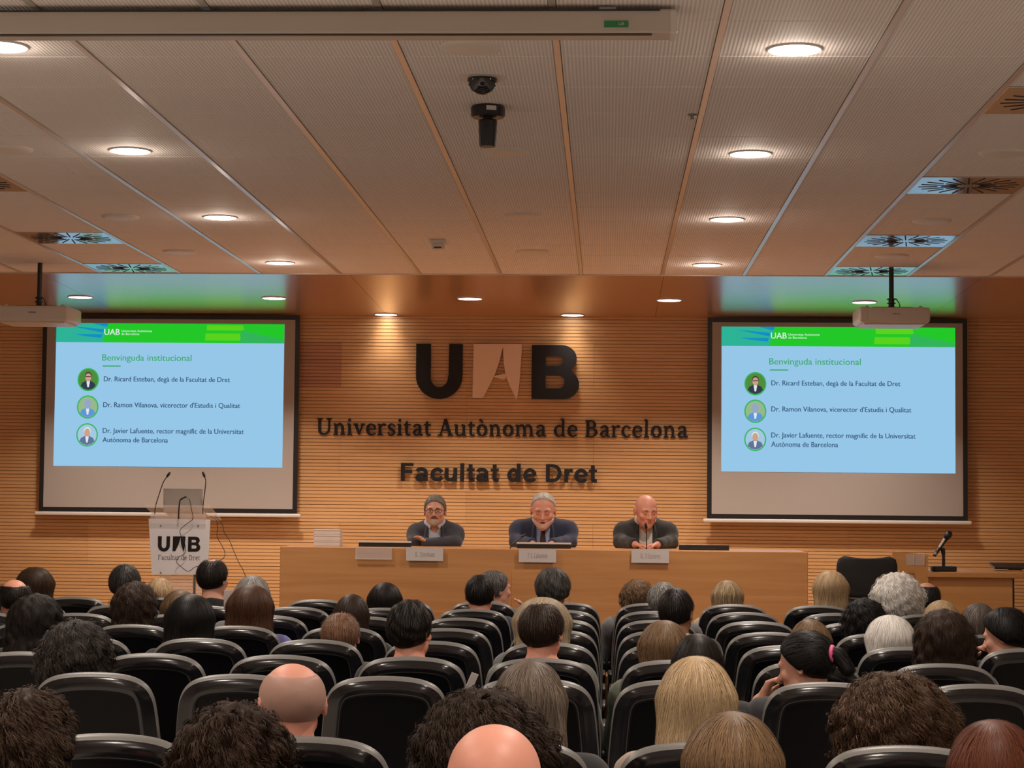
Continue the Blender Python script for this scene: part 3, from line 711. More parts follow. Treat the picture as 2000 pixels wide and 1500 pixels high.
# UAB logo on lectern: scaled from the wall letters
def lect_logo(loops, ext, name):
    sc = (84*u)/(800*k)
    return None
l0 = LP(308, 1077, -.014)
sc = 84/ (1378-580)
def LL(pts, fx=1.0): return [((x-580)*sc*u, (548-y)*sc*u*1.05) for x, y in pts]
def inv(pts): return [((x/k)+580, 548-(z/k)) for x, z in pts]
lo_ = []
for loops in ([inv(Uo)], [Bo, Bh1, Bh2], [inv(Al)], [inv(Ar)]):
    me = curve_mesh('lettering', [LL(p_) for p_ in loops], .0008); me.materials.append(M_LETTER)
    o_ = link('lettering', me, None, fp, l0)
g_ = serif_flat('Facultat de Dret', 84*u, 9.5*u, -.0008, .0008, .7)
b0 = LP(308, 1093, -.014); obj('lettering', g_, M_PRINT, fp, b0)
# microphones and cables on lectern
def pts3(lst, dy): return [tuple(P(x, y, YL+dy)) for x, y in lst]
gooseneck('lectern_microphone', pts3([(302, 1005), (304, 988), (311, 965), (319, 942), (327, 930)], -.03), .0035, .009, 'thin black gooseneck microphone on the left corner of the lectern', False)
gooseneck('lectern_microphone', pts3([(396, 1005), (397, 985), (400, 960), (402, 940), (399, 930)], -.03), .0035, .009, 'thin black gooseneck microphone on the right corner of the lectern', False)
gooseneck('lectern_microphone', pts3([(349, 1014), (349, 1000), (350, 988), (352, 977), (356, 974)], -.06), .005, .006, 'short black microphone clipped in the middle of the lectern shelf', False)
def cable(lst, dy, label, r=.0024, yend=None):
    p_ = pts3(lst, dy); o_ = Vector(p_[0]); t_ = obj('cable', MB().tube([Vector(v)-o_ for v in cr(p_, 5)], r, 6), M_BLACK, None, o_, smooth=True)
    tag(t_, label, 'cable'); return t_
cable([(356, 974), (363, 972), (370, 976), (374, 995), (377, 1012), (372, 1018), (360, 1027), (352, 1035), (353, 1045), (361, 1062), (361, 1080), (350, 1088), (345, 1098), (355, 1108), (368, 1116), (380, 1108), (392, 1105)], -.07, 'black cable looping down over the white lectern panel')
cable([(410, 1008), (422, 1015), (425, 1030), (424, 1048), (433, 1065), (439, 1078), (438, 1088), (428, 1096)], .15, 'short brown cable hanging from the lectern right side')
cable([(420, 1008), (433, 1022), (438, 1040), (448, 1055), (456, 1075), (466, 1098), (474, 1112), (480, 1126), (492, 1150), (500, 1180)], .2, 'long brown cable running from the lectern down to the stage')
a_ = P(317, 953, YL+.15); b_ = P(393, 1003, YL+.15)
t = empty('lectern_monitor', ((a_.x+b_.x)/2, YL+.2, b_.z), label='grey laptop screen back standing on the lectern shelf', cat='monitor')
obj('screen_back', MB().rbox((0, 0, (a_.z-b_.z)/2), (b_.x-a_.x, .014, a_.z-b_.z), .005, 2, (.1, 0, 0)), mat('grey_lid', (.34, .30, .27), .4), t)
obj('keyboard_base', MB().rbox((0, .11, -.0), (b_.x-a_.x, .2, .014), .004, 1, (-.2, 0, 0)), M_METAL, t)
# ------------------------------------------------------------------ right desk, chair, microphone
YD = 14.55
d0 = P(1742, 1077, YD); d1 = P(1812, 1083, YD); e0 = P(1812, 1128, YD); e1 = P(1990, 1128, YD)
t = empty('side_desk', ((d0.x+e1.x)/2, YD+.35, STAGE), label='light wooden side desk with raised left screen panel at the right', cat='desk')
def dk(name, mb, m): return obj(name, mb, m, t, (-(d0.x+e1.x)/2, -(YD+.35), -STAGE))
dz = P(1900, 1118, YD).z
u = YD/F
dk('desktop', MB().rbox(((e0.x+e1.x)/2+.01, YD+.36, dz-.018), (e1.x-e0.x+.04, .78, .036), .003, 1), M_DESK)
dk('front_panel', MB().rbox(((e0.x+e1.x)/2-.02, YD+.03, (dz-.04+STAGE)/2), (e1.x-e0.x-.04, .02, dz-.04-STAGE), .002, 1), M_DESK)
dk('side_panel', MB().rbox((e1.x-.035, YD+.37, (dz-.04+STAGE)/2), (.02, .68, dz-.04-STAGE), .002, 1), M_BLACK)
dk('raised_panel', MB().prism([(d0.x, STAGE+.003), (d1.x, STAGE+.003), (d1.x, d1.z), (d0.x, d0.z)], YD-.02, YD+.005), M_DESK)
dk('panel_return', MB().rbox((d1.x-.01, YD+.2, (STAGE+d1.z)/2), (.02, .38, d1.z-STAGE-.002), .002, 1), M_DESK)
a_ = P(1770, 1083, YD-.03); b_ = P(1806, 1104, YD-.03)
dk('sheet_holder', MB().box(((a_.x+b_.x)/2, YD-.024, (a_.z+b_.z)/2), (b_.x-a_.x, .004, a_.z-b_.z)), M_GLASS)
for xx in (1785, 1805):
    v = P(xx, 1094, YD-.03); dk('holder_strip', MB().box((v.x, YD-.028, v.z), (.006, .003, .07)), M_WHITE)
v = P(1780, 1126, YD-.03); dk('socket_plate', MB().box((v.x, YD-.023, v.z), (.045, .006, .05)), mat('brown_plate', (.35, .13, .05), .5))
t = empty('desk_microphone', (P(1843, 1118, YD+.12).x, YD+.12, dz), label='handheld black microphone in a short table stand on the side desk', cat='microphone')
u = (YD+.12)/F
obj('base', MB().rbox((0, 0, .02), (46*u, .12, .036), .008, 2), M_BLACK, t)
obj('post', MB().tube([(0, 0, .03), (0, 0, .13)], .011, 12), M_BLACK, t)
obj('clip', MB().tube([(0, 0, .12), (-.004, 0, .15), (-.012, 0, .165)], [.014, .016, .018], 12), M_BLACK, t)
dr = Vector((31*u, 0, 47*u)); c0 = Vector((-18*u, 0, .108))
obj('handle', MB().tube([c0, c0+dr*.1, c0+dr*.12, c0+dr*.7], [.011, .012, .012, .016], 14), M_BLACK, t, smooth=True)
obj('silver_band', MB().tube([c0+dr*.05, c0+dr*.14], [.0125, .0135], 14), M_METAL, t)
obj('silver_side', MB().tube([c0+dr*.35+Vector((-.006, -.006, 0)), c0+dr*.72+Vector((-.008, -.006, 0))], [.009, .011], 10), mat('bright_silver', (.8, .76, .7), .25, metal=.6), t)
obj('grille', MB().tube([c0+dr*.7, c0+dr*.78, c0+dr*.9, c0+dr*.99, c0+dr*1.03], [.017, .024, .026, .02, .008], 14), M_BLACK, t, smooth=True)
# tablet on the desk far right
p = P(1985, 1110, YD+.5)
t = empty('flat_screen', (p.x, YD+.5, dz), label='dark flat screen lying tilted on the side desk at right edge', cat='monitor')
obj('panel', MB().rbox((0, 0, .035), (.36, .24, .012), .004, 1, (.12, .0, 0)), M_BLACK, t)
obj('prop', MB().box((0, .06, .018), (.1, .05, .03)), M_BLACK, t)
# black lounge chair on the stage
YCc = 14.35
a_ = P(1637, 1090, YCc); b_ = P(1752, 1165, YCc)
t = empty('office_chair', ((a_.x+b_.x)/2, YCc+.25, STAGE), label='empty black padded chair beside the side desk on the stage', cat='chair')
wd = b_.x-a_.x; top = a_.z-STAGE
mbk = MB(); segs = 14
def shellpts(z, wv, yb):
    return [(wv/2*math.sin(a), yb+.07*(1-math.cos(a)), z) for a in np.linspace(-1.25, 1.25, segs)]
rows = [(top-.30, .80*wd, -.20), (top-.24, .95*wd, -.225), (top-.14, 1.04*wd, -.235), (top-.05, 1.04*wd, -.25), (top-.012, .98*wd, -.255), (top, .8*wd, -.255)]
vv = []; ff = []
for z, wv, yb in rows: vv += shellpts(z, wv, yb)
for i in range(len(rows)-1):
    for q_ in range(segs-1): ff.append((i*segs+q_, i*segs+q_+1, (i+1)*segs+q_+1, (i+1)*segs+q_))
mbk.add(vv, ff)
o_ = link('backrest', mbk.mesh('backrest', True), M_FAB, t); so = o_.modifiers.new('s', 'SOLIDIFY'); so.thickness = .035; so.offset = 0
obj('seat', MB().rbox((0, 0, .44), (wd*.95, .46, .08), .03, 3), M_FAB, t)
obj('back_support', MB().rbox((0, -.2, .6), (.08, .03, .3), .01, 1), M_BLACK, t)
obj('rim', MB().tube([(x_, y_-.02, top-.27-.01*math.cos(x_*6)) for x_, y_, z_ in shellpts(0, .86*wd, -.22)], .008, 6), M_METAL, t)
obj('column', MB().tube([(0, 0, .1), (0, 0, .41)], .028, 12), M_METAL, t)
for i in range(5):
    a = i*2*math.pi/5+.3; lg = obj('leg', MB().tube([(0, 0, .1), (.27*math.cos(a), .27*math.sin(a), .07)], [.022, .015], 8), M_BLACK, t)
    obj('castor', MB().lathe([(.03, -.015), (.03, .015)], (.27*math.cos(a), .27*math.sin(a), .031), n=12, R=Matrix.Rotation(math.pi/2, 3, 'X')), M_BLACK, lg)
#PART2
# ------------------------------------------------------------------ auditorium chairs
ROWD = {1: 12.79, 2: 11.85, 3: 10.92, 4: 9.98, 5: 9.04, 6: 8.10, 7: 7.17, 9: 5.29, 10: 4.35, 11: 3.41}
SEAT_TOP = 1.05
def outline():
    h = [(0, 1.05), (.085, 1.0455), (.145, 1.033), (.184, 1.010), (.207, .975), (.219, .925), (.231, .80), (.236, .68), (.232, .56), (.215, .46), (.19, .40), (.12, .385), (0, .383)]
    full = h+[(-x, z) for x, z in h[-2:0:-1]]
    p = [np.array(q) for q in full]; n = len(p); out = []
    for i in range(n):
        a, b, c, d = p[i-1], p[i], p[(i+1) % n], p[(i+2) % n]
        for k in range(3):
            t = k/3; out.append(.5*((2*b)+(-a+c)*t+(2*a-5*b+4*c-d)*t*t+(-a+3*b-3*c+d)*t**3))
    return np.array(out)
OL = outline()
_t = np.roll(OL, -1, 0)-np.roll(OL, 1, 0); _n = np.stack([_t[:, 1], -_t[:, 0]], 1); _n /= np.linalg.norm(_n, axis=1)[:, None]
cen = np.array([0, .72]); sgn = np.sign(((cen-OL)*_n).sum(1)); _n *= sgn[:, None]      # inward normals
def ringpts(ins, y):
    up = np.clip(-_n[:, 1], 0, 1)[:, None]; wq = .25+.75*up if ins <= .016 else 1.0
    q = OL+_n*ins*(wq if ins <= .016 else 1)
    return [(x, y+(1.05-z)*.2, z) for x, z in q]
def loft(rings, fill0=False, fill1=False):
    mb = MB(); n = len(OL); v = []; f = []
    for r in rings: v += ringpts(*r)
    for i in range(len(rings)-1):
        for k in range(n): f.append((i*n+k, i*n+(k+1) % n, (i+1)*n+(k+1) % n, (i+1)*n+k))
    def cap(i, ins, y):
        c0 = len(v); v.extend(ringpts(ins, y)); f.append(tuple(range(c0, c0+n)))
    if fill0: cap(0, *rings[0])
    if fill1: cap(len(rings)-1, *rings[-1])
    mb.add(v, f); return mb
trim_me = loft([(0.004, .012), (0, .006), (0.001, -.001), (.007, -.010), (.015, -.0165)]).mesh('edge_trim', True); trim_me.materials.append(M_TRIM)
shell_me = loft([(.030, .030), (.010, .026), (.004, .012)][::1], fill0=True).mesh('front_shell', True); shell_me.materials.append(M_GLOSS2)
band_me = loft([(.015, -.0165), (.024, -.022), (.042, -.0285), (.056, -.032), (.061, -.031), (.064, -.024)]).mesh('back_rim', True); band_me.materials.append(M_GLOSS)
panel_me = loft([(.064, -.024), (.0665, -.0227), (.069, -.0225)], fill1=True).mesh('back_panel', True); panel_me.materials.append(M_GLOSS2)
def slantbox(w_, z0, z1, y, th, r):
    mb = MB().rbox((0, 0, 0), (w_, th, z1-z0), r, 3); zc = (z0+z1)/2
    mb.v = [(x, yy+y+(1.05-(z+zc))*.2, z+zc) for x, yy, z in mb.v]; return mb
backc_me = slantbox(.38, .46, .97, .047, .05, .022).mesh('back_cushion', True)
seatc_me = MB().rbox((0, .36, .405), (.43, .44, .09), .035, 3).mesh('seat_cushion', True)
seats_me = MB().rbox((0, .36, .345), (.40, .42, .04), .015, 2).mesh('seat_shell', True)
arm_me = MB().rbox((0, .30, .66), (.026, .30, .03), .010, 2).mesh('armrest', True)
armp_me = MB().box((0, .30, .40), (.018, .10, .50)).mesh('arm_post')
leg_me = MB().box((0, .28, .185), (.05, .06, .30)).box((0, .28, .016), (.10, .34, .03)).mesh('leg')
def make_chair():
    t = empty('auditorium_chair', (0, 0, 0))
    for nm, me, m in (('edge_trim', trim_me, M_TRIM), ('back_rim', band_me, M_GLOSS), ('back_panel', panel_me, M_GLOSS2), ('back_cushion', backc_me, M_FAB), ('front_shell', shell_me, M_GLOSS2),
                      ('seat_cushion', seatc_me, M_FAB), ('seat_shell', seats_me, M_GLOSS2)):
        link(nm, me, m, t)
    for s in (-1, 1): a = link('armrest', arm_me, M_BLACK, t, (s*.243, 0, 0)); link('arm_post', armp_me, M_BLACK, a)
    link('leg', leg_me, M_METAL, t); return t
proto = make_chair(); first = True
ORD = ['first', 'second', 'third', 'fourth', 'fifth', 'sixth', 'seventh', 'eighth', 'ninth', 'tenth', 'eleventh']
rowname = {r: ORD[i]+' row' for i, r in enumerate([1, 2, 3, 4, 5, 6, 7, 9, 10, 11])}
def seat_x(side, k, row):
    if side == 'L': return -.25-.515*k
    return .275+.52*k-(.03 if row >= 7 else 0)
CH = []
for row in ROWD:
    for side, kmax in (('L', 9), ('R', 6)):
        for k in range(kmax):
            x = seat_x(side, k, row); d = ROWD[row]
            px = 1184+x*F/d
            if px < -60 or px > 2070: continue
            if row >= 10 and (side, k) not in (('L', 0), ('L', 1), ('L', 2), ('R', 0), ('R', 1)): continue
            if row == 11 and (side, k) != ('L', 0): continue
            if side == 'R' and (row, k) in ((1, 4), (2, 4), (1, 5)): continue
            CH.append((row, side, k, x, d))
for row, side, k, x, d in CH:
    o = proto if first else copy_tree(proto); first = False
    o.location = (x, d, 0); o.rotation_euler = (0, 0, random.uniform(-.012, .012))
    tag(o, 'glossy black chair, %s from the stage, %s seat %s of the aisle' % (rowname[row], ORD[k], 'left' if side == 'L' else 'right'), 'chair', 'auditorium chairs in rows')
# ------------------------------------------------------------------ distance-field modelling
def sd_cap(p, a, b, ra, rb):
    a = np.asarray(a, np.float32); b = np.asarray(b, np.float32); ba = b-a; pa = p-a
    h = np.clip((pa @ ba)/max(1e-9, float(ba @ ba)), 0, 1)
    q = pa-h[:, None]*ba
    return np.sqrt((q*q).sum(1))-(ra+(rb-ra)*h)
def sd_ell(p, c, r):
    q = p-np.asarray(c, np.float32); r = np.asarray(r, np.float32)
    k0 = np.sqrt(((q/r)**2).sum(1)); k1 = np.sqrt(((q/(r*r))**2).sum(1))+1e-9
    return np.where(k0 < 1e-6, -r.min(), k0*(k0-1)/k1)
def smin(a, b, k):
    h = np.maximum(k-np.abs(a-b), 0)/k
    return np.minimum(a, b)-h*h*k*.25
def smax(a, b, k): return -smin(-a, -b, k)
def U(ds, k):
    d = ds[0]
    for e in ds[1:]: d = smin(d, e, k)
    return d
def axis(lo, hi, segs):                            # segs: list of (from, to, fine step); coarse elsewhere
    out = [lo]; fine, coarse, a, b = segs
    while out[-1] < hi:
        x = out[-1]; out.append(x+(fine if a <= x < b else coarse))
    return np.array(out, np.float32)
def surface_nets(f, xs, ys, zs, block=4):
    nx, ny, nz = len(xs), len(ys), len(zs)
    def ev(ix, iy, iz):
        p = np.stack([xs[ix], ys[iy], zs[iz]], 1).astype(np.float32); out = np.empty(len(p), np.float32)
        for s in range(0, len(p), 200000): out[s:s+200000] = f(p[s:s+200000])
        return out
    cx = np.arange(0, nx, block); cy = np.arange(0, ny, block); cz = np.arange(0, nz, block)
    g = np.meshgrid(np.minimum(cx+block//2, nx-1), np.minimum(cy+block//2, ny-1), np.minimum(cz+block//2, nz-1), indexing='ij')
    cv = ev(*[q.ravel() for q in g]).reshape(g[0].shape)
    V = np.repeat(np.repeat(np.repeat(cv, block, 0), block, 1), block, 2)[:nx, :ny, :nz].copy()
    dm = float(max(np.diff(xs).max(), np.diff(ys).max(), np.diff(zs).max()))*(block//2+1)*1.9
    near = np.nonzero(np.abs(V) < dm)
    V[near] = ev(*near)
    ins = V < 0
    offs = [(a, b, c) for a in (0, 1) for b in (0, 1) for c in (0, 1)]
    cnt = sum(ins[a:nx-1+a, b:ny-1+b, c:nz-1+c].astype(np.int8) for a, b, c in offs)
    act = (cnt > 0) & (cnt < 8); ci = np.nonzero(act); n = len(ci[0])
    idx = -np.ones(act.shape, np.int64); idx[ci] = np.arange(n)
    acc = np.zeros((n, 3)); num = np.zeros(n)
    for a in offs:
        for ax in range(3):
            if a[ax]: continue
            b = list(a); b[ax] = 1
            i0 = [ci[q]+a[q] for q in range(3)]; i1 = [ci[q]+b[q] for q in range(3)]
            v0 = V[tuple(i0)]; v1 = V[tuple(i1)]; m = (v0 < 0) != (v1 < 0)
            t = np.where(m, v0/np.where(m, v0-v1, 1), 0)
            p0 = np.stack([xs[i0[0]], ys[i0[1]], zs[i0[2]]], 1); p1 = np.stack([xs[i1[0]], ys[i1[1]], zs[i1[2]]], 1)
            acc[m] += (p0+(p1-p0)*t[:, None])[m]; num[m] += 1
    verts = acc/np.maximum(num, 1)[:, None]; faces = []
    for ax in range(3):
        o1, o2 = [(1, 2), (2, 0), (0, 1)][ax]
        sl0 = [slice(None)]*3; sl1 = [slice(None)]*3; sl0[ax] = slice(0, -1); sl1[ax] = slice(1, None)
        cross = ins[tuple(sl0)] != ins[tuple(sl1)]; e = np.array(np.nonzero(cross))
        ok = (e[o1] > 0) & (e[o2] > 0) & (e[o1] < [nx, ny, nz][o1]-1) & (e[o2] < [nx, ny, nz][o2]-1); e = e[:, ok]
        q = []
        for d1, d2 in ((0, 0), (1, 0), (1, 1), (0, 1)):
            c = e.copy(); c[o1] -= d1; c[o2] -= d2; q.append(idx[tuple(c)])
        q = np.stack(q, 1); inside0 = ins[tuple(e)]
        q[~inside0] = q[~inside0][:, ::-1]; faces.append(q)
    faces = np.concatenate(faces); faces = faces[(faces >= 0).all(1)]
    return verts, faces
def np_mesh(name, v, f, smooth=True, col=None):
    me = bpy.data.meshes.new(name); me.vertices.add(len(v)); me.vertices.foreach_set('co', np.asarray(v, np.float32).ravel())
    k = f.shape[1]; me.loops.add(f.size); me.loops.foreach_set('vertex_index', f.ravel().astype(np.int32))
    me.polygons.add(len(f)); me.polygons.foreach_set('loop_start', np.arange(0, f.size, k, dtype=np.int32))
    me.polygons.foreach_set('loop_total', np.full(len(f), k, np.int32))
    me.update(calc_edges=True); me.validate()
    if smooth: me.shade_smooth()
    if col is not None:
        a = me.color_attributes.new('Col', 'FLOAT_COLOR', 'POINT')
        c = np.ones((len(v), 4), np.float32); c[:, :3] = col; a.data.foreach_set('color', c.ravel())
    return me
# ------------------------------------------------------------------ the human figure
def rotm(yaw, pitch, roll=0):
    return np.array(Euler((pitch, roll, yaw), 'XYZ').to_matrix(), np.float32)
def head_sdf(q, nose=1.0, mouth=0.0, detail=True, ears=True):
    d = sd_ell(q, (0, -.012, .030), (.0765, .094, .088))
    d = smin(d, sd_ell(q, (0, .026, -.030), (.060, .062, .074)), .03)
    d = smin(d, sd_cap(q, (-.045, .01, -.055), (0, .062, -.082), .02, .020), .03)
    d = smin(d, sd_cap(q, (.045, .01, -.055), (0, .062, -.082), .02, .020), .03)
    if detail:
        d = smin(d, sd_cap(q, (-.04, .074, .027), (.04, .074, .027), .011, .011), .014)
        for s in (-1, 1):
            d = smin(d, sd_ell(q, (s*.042, .062, -.018), (.020, .018, .016)), .02)
            d = smax(d, -sd_ell(q, (s*.031, .099, .010), (.018, .016, .011)), .010)
            d = smin(d, sd_ell(q, (s*.030, .073, .009), (.0135, .012, .0125)), .003)
        d = smin(d, sd_cap(q, (0, .082, .016), (0, .105*nose, -.022), .007, .0115), .008)
        for s in (-1, 1): d = smin(d, sd_ell(q, (s*.011, .092, -.026), (.009, .010, .008)), .006)
        d = smin(d, sd_ell(q, (0, .083, -.046), (.024, .012, .006)), .008)
        d = smin(d, sd_ell(q, (0, .082, -.057-mouth), (.021, .012, .013)), .006)
        if mouth: d = smax(d, -sd_ell(q, (0, .096, -.0515-mouth*.5), (.018, .016, .0035+mouth*.4)), .004)
    if ears:
        for s in (-1, 1):
            e = sd_ell(q, (s*.0815, -.016, .0), (.0085, .019, .032))
            e = smax(e, -sd_ell(q, (s*.090, -.012, .003), (.006, .011, .019)), .006)
            d = smin(d, e, .008)
    return d
def hand(W, d, n, curl=.5, size=1.0, side=1):
    W = np.array(W, float); d = np.array(d, float); d /= np.linalg.norm(d); n = np.array(n, float); n -= d*(n @ d); n /= np.linalg.norm(n)
    l = np.cross(d, n)*side; c = []
    for i, (o, ln) in enumerate([(-.030, .062), (-.010, .074), (.010, .070), (.029, .055)]):
        b = W+d*.088*size+l*o*size
        c.append((W+d*.015+l*o*.6*size, b, .0155*size, .0115*size))
        a1 = curl*.6; a2 = curl*1.5
        m = b+(d*math.cos(a1)+n*math.sin(a1))*ln*.5*size; e = m+(d*math.cos(a2)+n*math.sin(a2))*ln*.5*size
        c.append((b, m, .0098*size, .0090*size)); c.append((m, e, .0090*size, .0075*size))
    t0 = W+d*.03*size-l*.028*size; t1 = t0+(d*.7-l*.7+n*.2)*.042*size; t2 = t1+(d*.9-l*.15+n*.4)*.034*size
    c += [(t0, t1, .015*size, .011*size), (t1, t2, .0105*size, .008*size)]
    return c
def J0(**k):
    j = dict(pelvis=(0, 0, .54), waist=(0, -.03, .68), chest=(0, -.09, .86), nb=(0, -.105, .99), head=(0, -.075, 1.15), yaw=0, pitch=0, roll=0,
             sh=[(-.148, -.095, .962), (.148, -.095, .962)], el=[(-.205, .0, .72), (.205, .0, .72)], wr=[(-.15, .20, .645), (.15, .20, .645)],
             hd=[((.15, .95, -.1), (0, 0, -1)), ((-.15, .95, -.1), (0, 0, -1))], curl=.5, legs=True, fem=0, mouth=0, detail=True, hs=.92)
    j.update(k); return j
def torso_sdf(p, j, arms=True, sleeve=1.0):
    sw = 1-.08*j['fem']
    ds = [sd_ell(p, j['chest'], (.158*sw, .108, .165)), sd_ell(p, j['waist'], (.138*sw, .105, .14)), sd_ell(p, j['pelvis'], (.165, .125, .115))]
    c = np.array(j['chest']); nb = np.array(j['nb'])
    for s in (0, 1):
        sh = np.array(j['sh'][s])
        ds.append(sd_cap(p, nb+(0, .0, .02), sh+(0, 0, .005), .050, .052*sw)); ds.append(sd_cap(p, c+(0, 0, .04), sh+(0, 0, -.03), .085*j.get('slim', 1), .058*j.get('slim', 1)))
    d = U(ds, .045)
    if arms:
        for s in (0, 1):
            sh, el, wr = [np.array(j[q][s]) for q in ('sh', 'el', 'wr')]
            sm_ = j.get('slim', 1); d = smin(d, sd_cap(p, sh, el, .054*sw*sm_, .041*sw*sm_), .03)
            if sleeve > .5: d = smin(d, sd_cap(p, el, wr, .042*sw*sm_, .031*sw*sm_), .015)
    return d
def legs_sdf(p, j):
    ds = [sd_ell(p, j['pelvis'], (.165, .125, .105))]
    for s in (-1, 1):
        ds.append(sd_cap(p, (s*.085, .03, .525), (s*.115, .43, .505), .082, .058)); ds.append(sd_cap(p, (s*.115, .43, .50), (s*.115, .41, .10), .055, .038))
    return U(ds, .03)
def body_sdf(p, j):
    hd = np.array(j['head'], np.float32); R = rotm(j['yaw'], j['pitch'], j['roll'])
    hs_ = j.get('hsc', 1.0); q = (p-hd) @ R/np.float32(hs_)      # world -> head frame
    d = head_sdf(q, mouth=j['mouth'], detail=j['detail'])*hs_
    nb = np.array(j['nb']); base = hd+R @ np.array([0, -.025, -.055])
    d = smin(d, sd_cap(p, nb-(0, 0, .03), base, .056-.008*j['fem'], .052-.008*j['fem']), .022)
    d = smin(d, torso_sdf(p, j), .03)
    if j['legs']:
        d = smin(d, legs_sdf(p, j), .03)
        for s in (-1, 1): d = smin(d, sd_cap(p, (s*.115, .40, .055), (s*.12, .54, .03), .036, .026), .02)
    for s in (0, 1):
        caps = hand(j['wr'][s], *j['hd'][s], curl=j['curl'], size=j['hs'], side=(1 if s else -1))
        h = U([sd_cap(p, *c[:2], c[2], c[3]) for c in caps], .006); d = smin(d, h, .012)
    return d
GX = lambda lo, hi, a, b, f=.0065, c=.0115: axis(lo, hi, (f, c, a, b))
def build_body(j, fine=.008, coarse=.014):
    hx, hy, hz = j['head']
    ys1 = .64 if j['legs'] else .62
    xs = GX(-.36, .36, hx-.11, hx+.11, fine, coarse); ys = GX(-.26, ys1, hy-.14, hy+.14, fine, coarse); zs = GX(-.02 if j['legs'] else .40, hz+.16, hz-.13, hz+.15, fine, coarse)
    v, f = surface_nets(lambda p: body_sdf(p, j), xs, ys, zs)
    return np_mesh('body', v, f)
def build_shirt(j, sleeve=1.0, neck=.0, infl=.011):
    nb = np.array(j['nb'])
    def f(p):
        d = torso_sdf(p, j, True, sleeve)
        d = smin(d, sd_cap(p, nb-(0, 0, .03), nb+(0, .015, .06), .058, .056), .03)-infl
        fold = .0016*np.sin(p[:, 0]*70+p[:, 2]*45)*np.sin(p[:, 2]*60-p[:, 1]*50)
        d = d+fold
        d = np.maximum(d, (p[:, 2]-(nb[2]+.045+neck))*.94-(nb[1]-p[:, 1])*.35)      # neckline, higher at the back
        d = np.maximum(d, .50-p[:, 2])
        if sleeve < .5:
            for s in (0, 1):
                sh, el = np.array(j['sh'][s]), np.array(j['el'][s]); ax = (el-sh)/np.linalg.norm(el-sh)
                d = np.where(np.linalg.norm(p-el, axis=1) < .12, np.maximum(d, (p-sh) @ ax.astype(np.float32)-.17), d)
        return d
    xs = np.arange(-.36, .36, .0115, dtype=np.float32); ys = np.arange(-.26, .55, .0115, dtype=np.float32); zs = np.arange(.46, nb[2]+.16, .0115, dtype=np.float32)
    v, fc = surface_nets(f, xs, ys, zs); return np_mesh('shirt', v, fc)
def build_trousers(j):
    def f(p):
        d = legs_sdf(p, j)-.012; d = np.maximum(d, p[:, 2]-.60); return np.maximum(d, .10-p[:, 2])
    v, fc = surface_nets(f, np.arange(-.28, .28, .014, dtype=np.float32), np.arange(-.2, .58, .014, dtype=np.float32), np.arange(.06, .66, .014, dtype=np.float32))
    return np_mesh('trousers', v, fc)
def build_shoe():
    v, fc = surface_nets(lambda p: smax(smin(sd_cap(p, (0, .39, .05), (0, .55, .033), .047, .036), sd_cap(p, (0, .40, .09), (0, .40, .05), .045, .045), .02), .004-p[:, 2], .004),
                         np.arange(-.08, .08, .01, dtype=np.float32), np.arange(.3, .63, .01, dtype=np.float32), np.arange(-.01, .16, .01, dtype=np.float32))
    return np_mesh('shoe', v, fc)
# ------------------------------------------------------------------ hair
def skin_mat(name, c):
    m = mat(name, c, .48, spec=.4, bump=(140, .08, .001)); b = m.node_tree.nodes['Principled BSDF']
    b.inputs['Subsurface Weight'].default_value = .12; b.inputs['Subsurface Radius'].default_value = (.012, .005, .003); b.inputs['Subsurface Scale'].default_value = .5
    return m
SK = {'fair': skin_mat('skin_fair', (.60, .31, .22)), 'pink': skin_mat('skin_pink', (.66, .30, .21)), 'tan': skin_mat('skin_tan', (.46, .23, .14)), 'bald': skin_mat('skin_scalp', (.66, .30, .22))}
HC = dict(black=(.010, .009, .009), dark=(.024, .015, .011), brown=(.055, .029, .017), mid=(.10, .056, .032), light=(.27, .17, .09), blonde=(.62, .46, .27),
          grey=(.20, .185, .17), dgrey=(.055, .050, .047), white=(.86, .83, .79), silver=(.50, .48, .45), red=(.13, .034, .018), auburn=(.11, .042, .022), buzz=(.30, .155, .095), stub=(.59, .315, .24), salt=(.30, .25, .20))
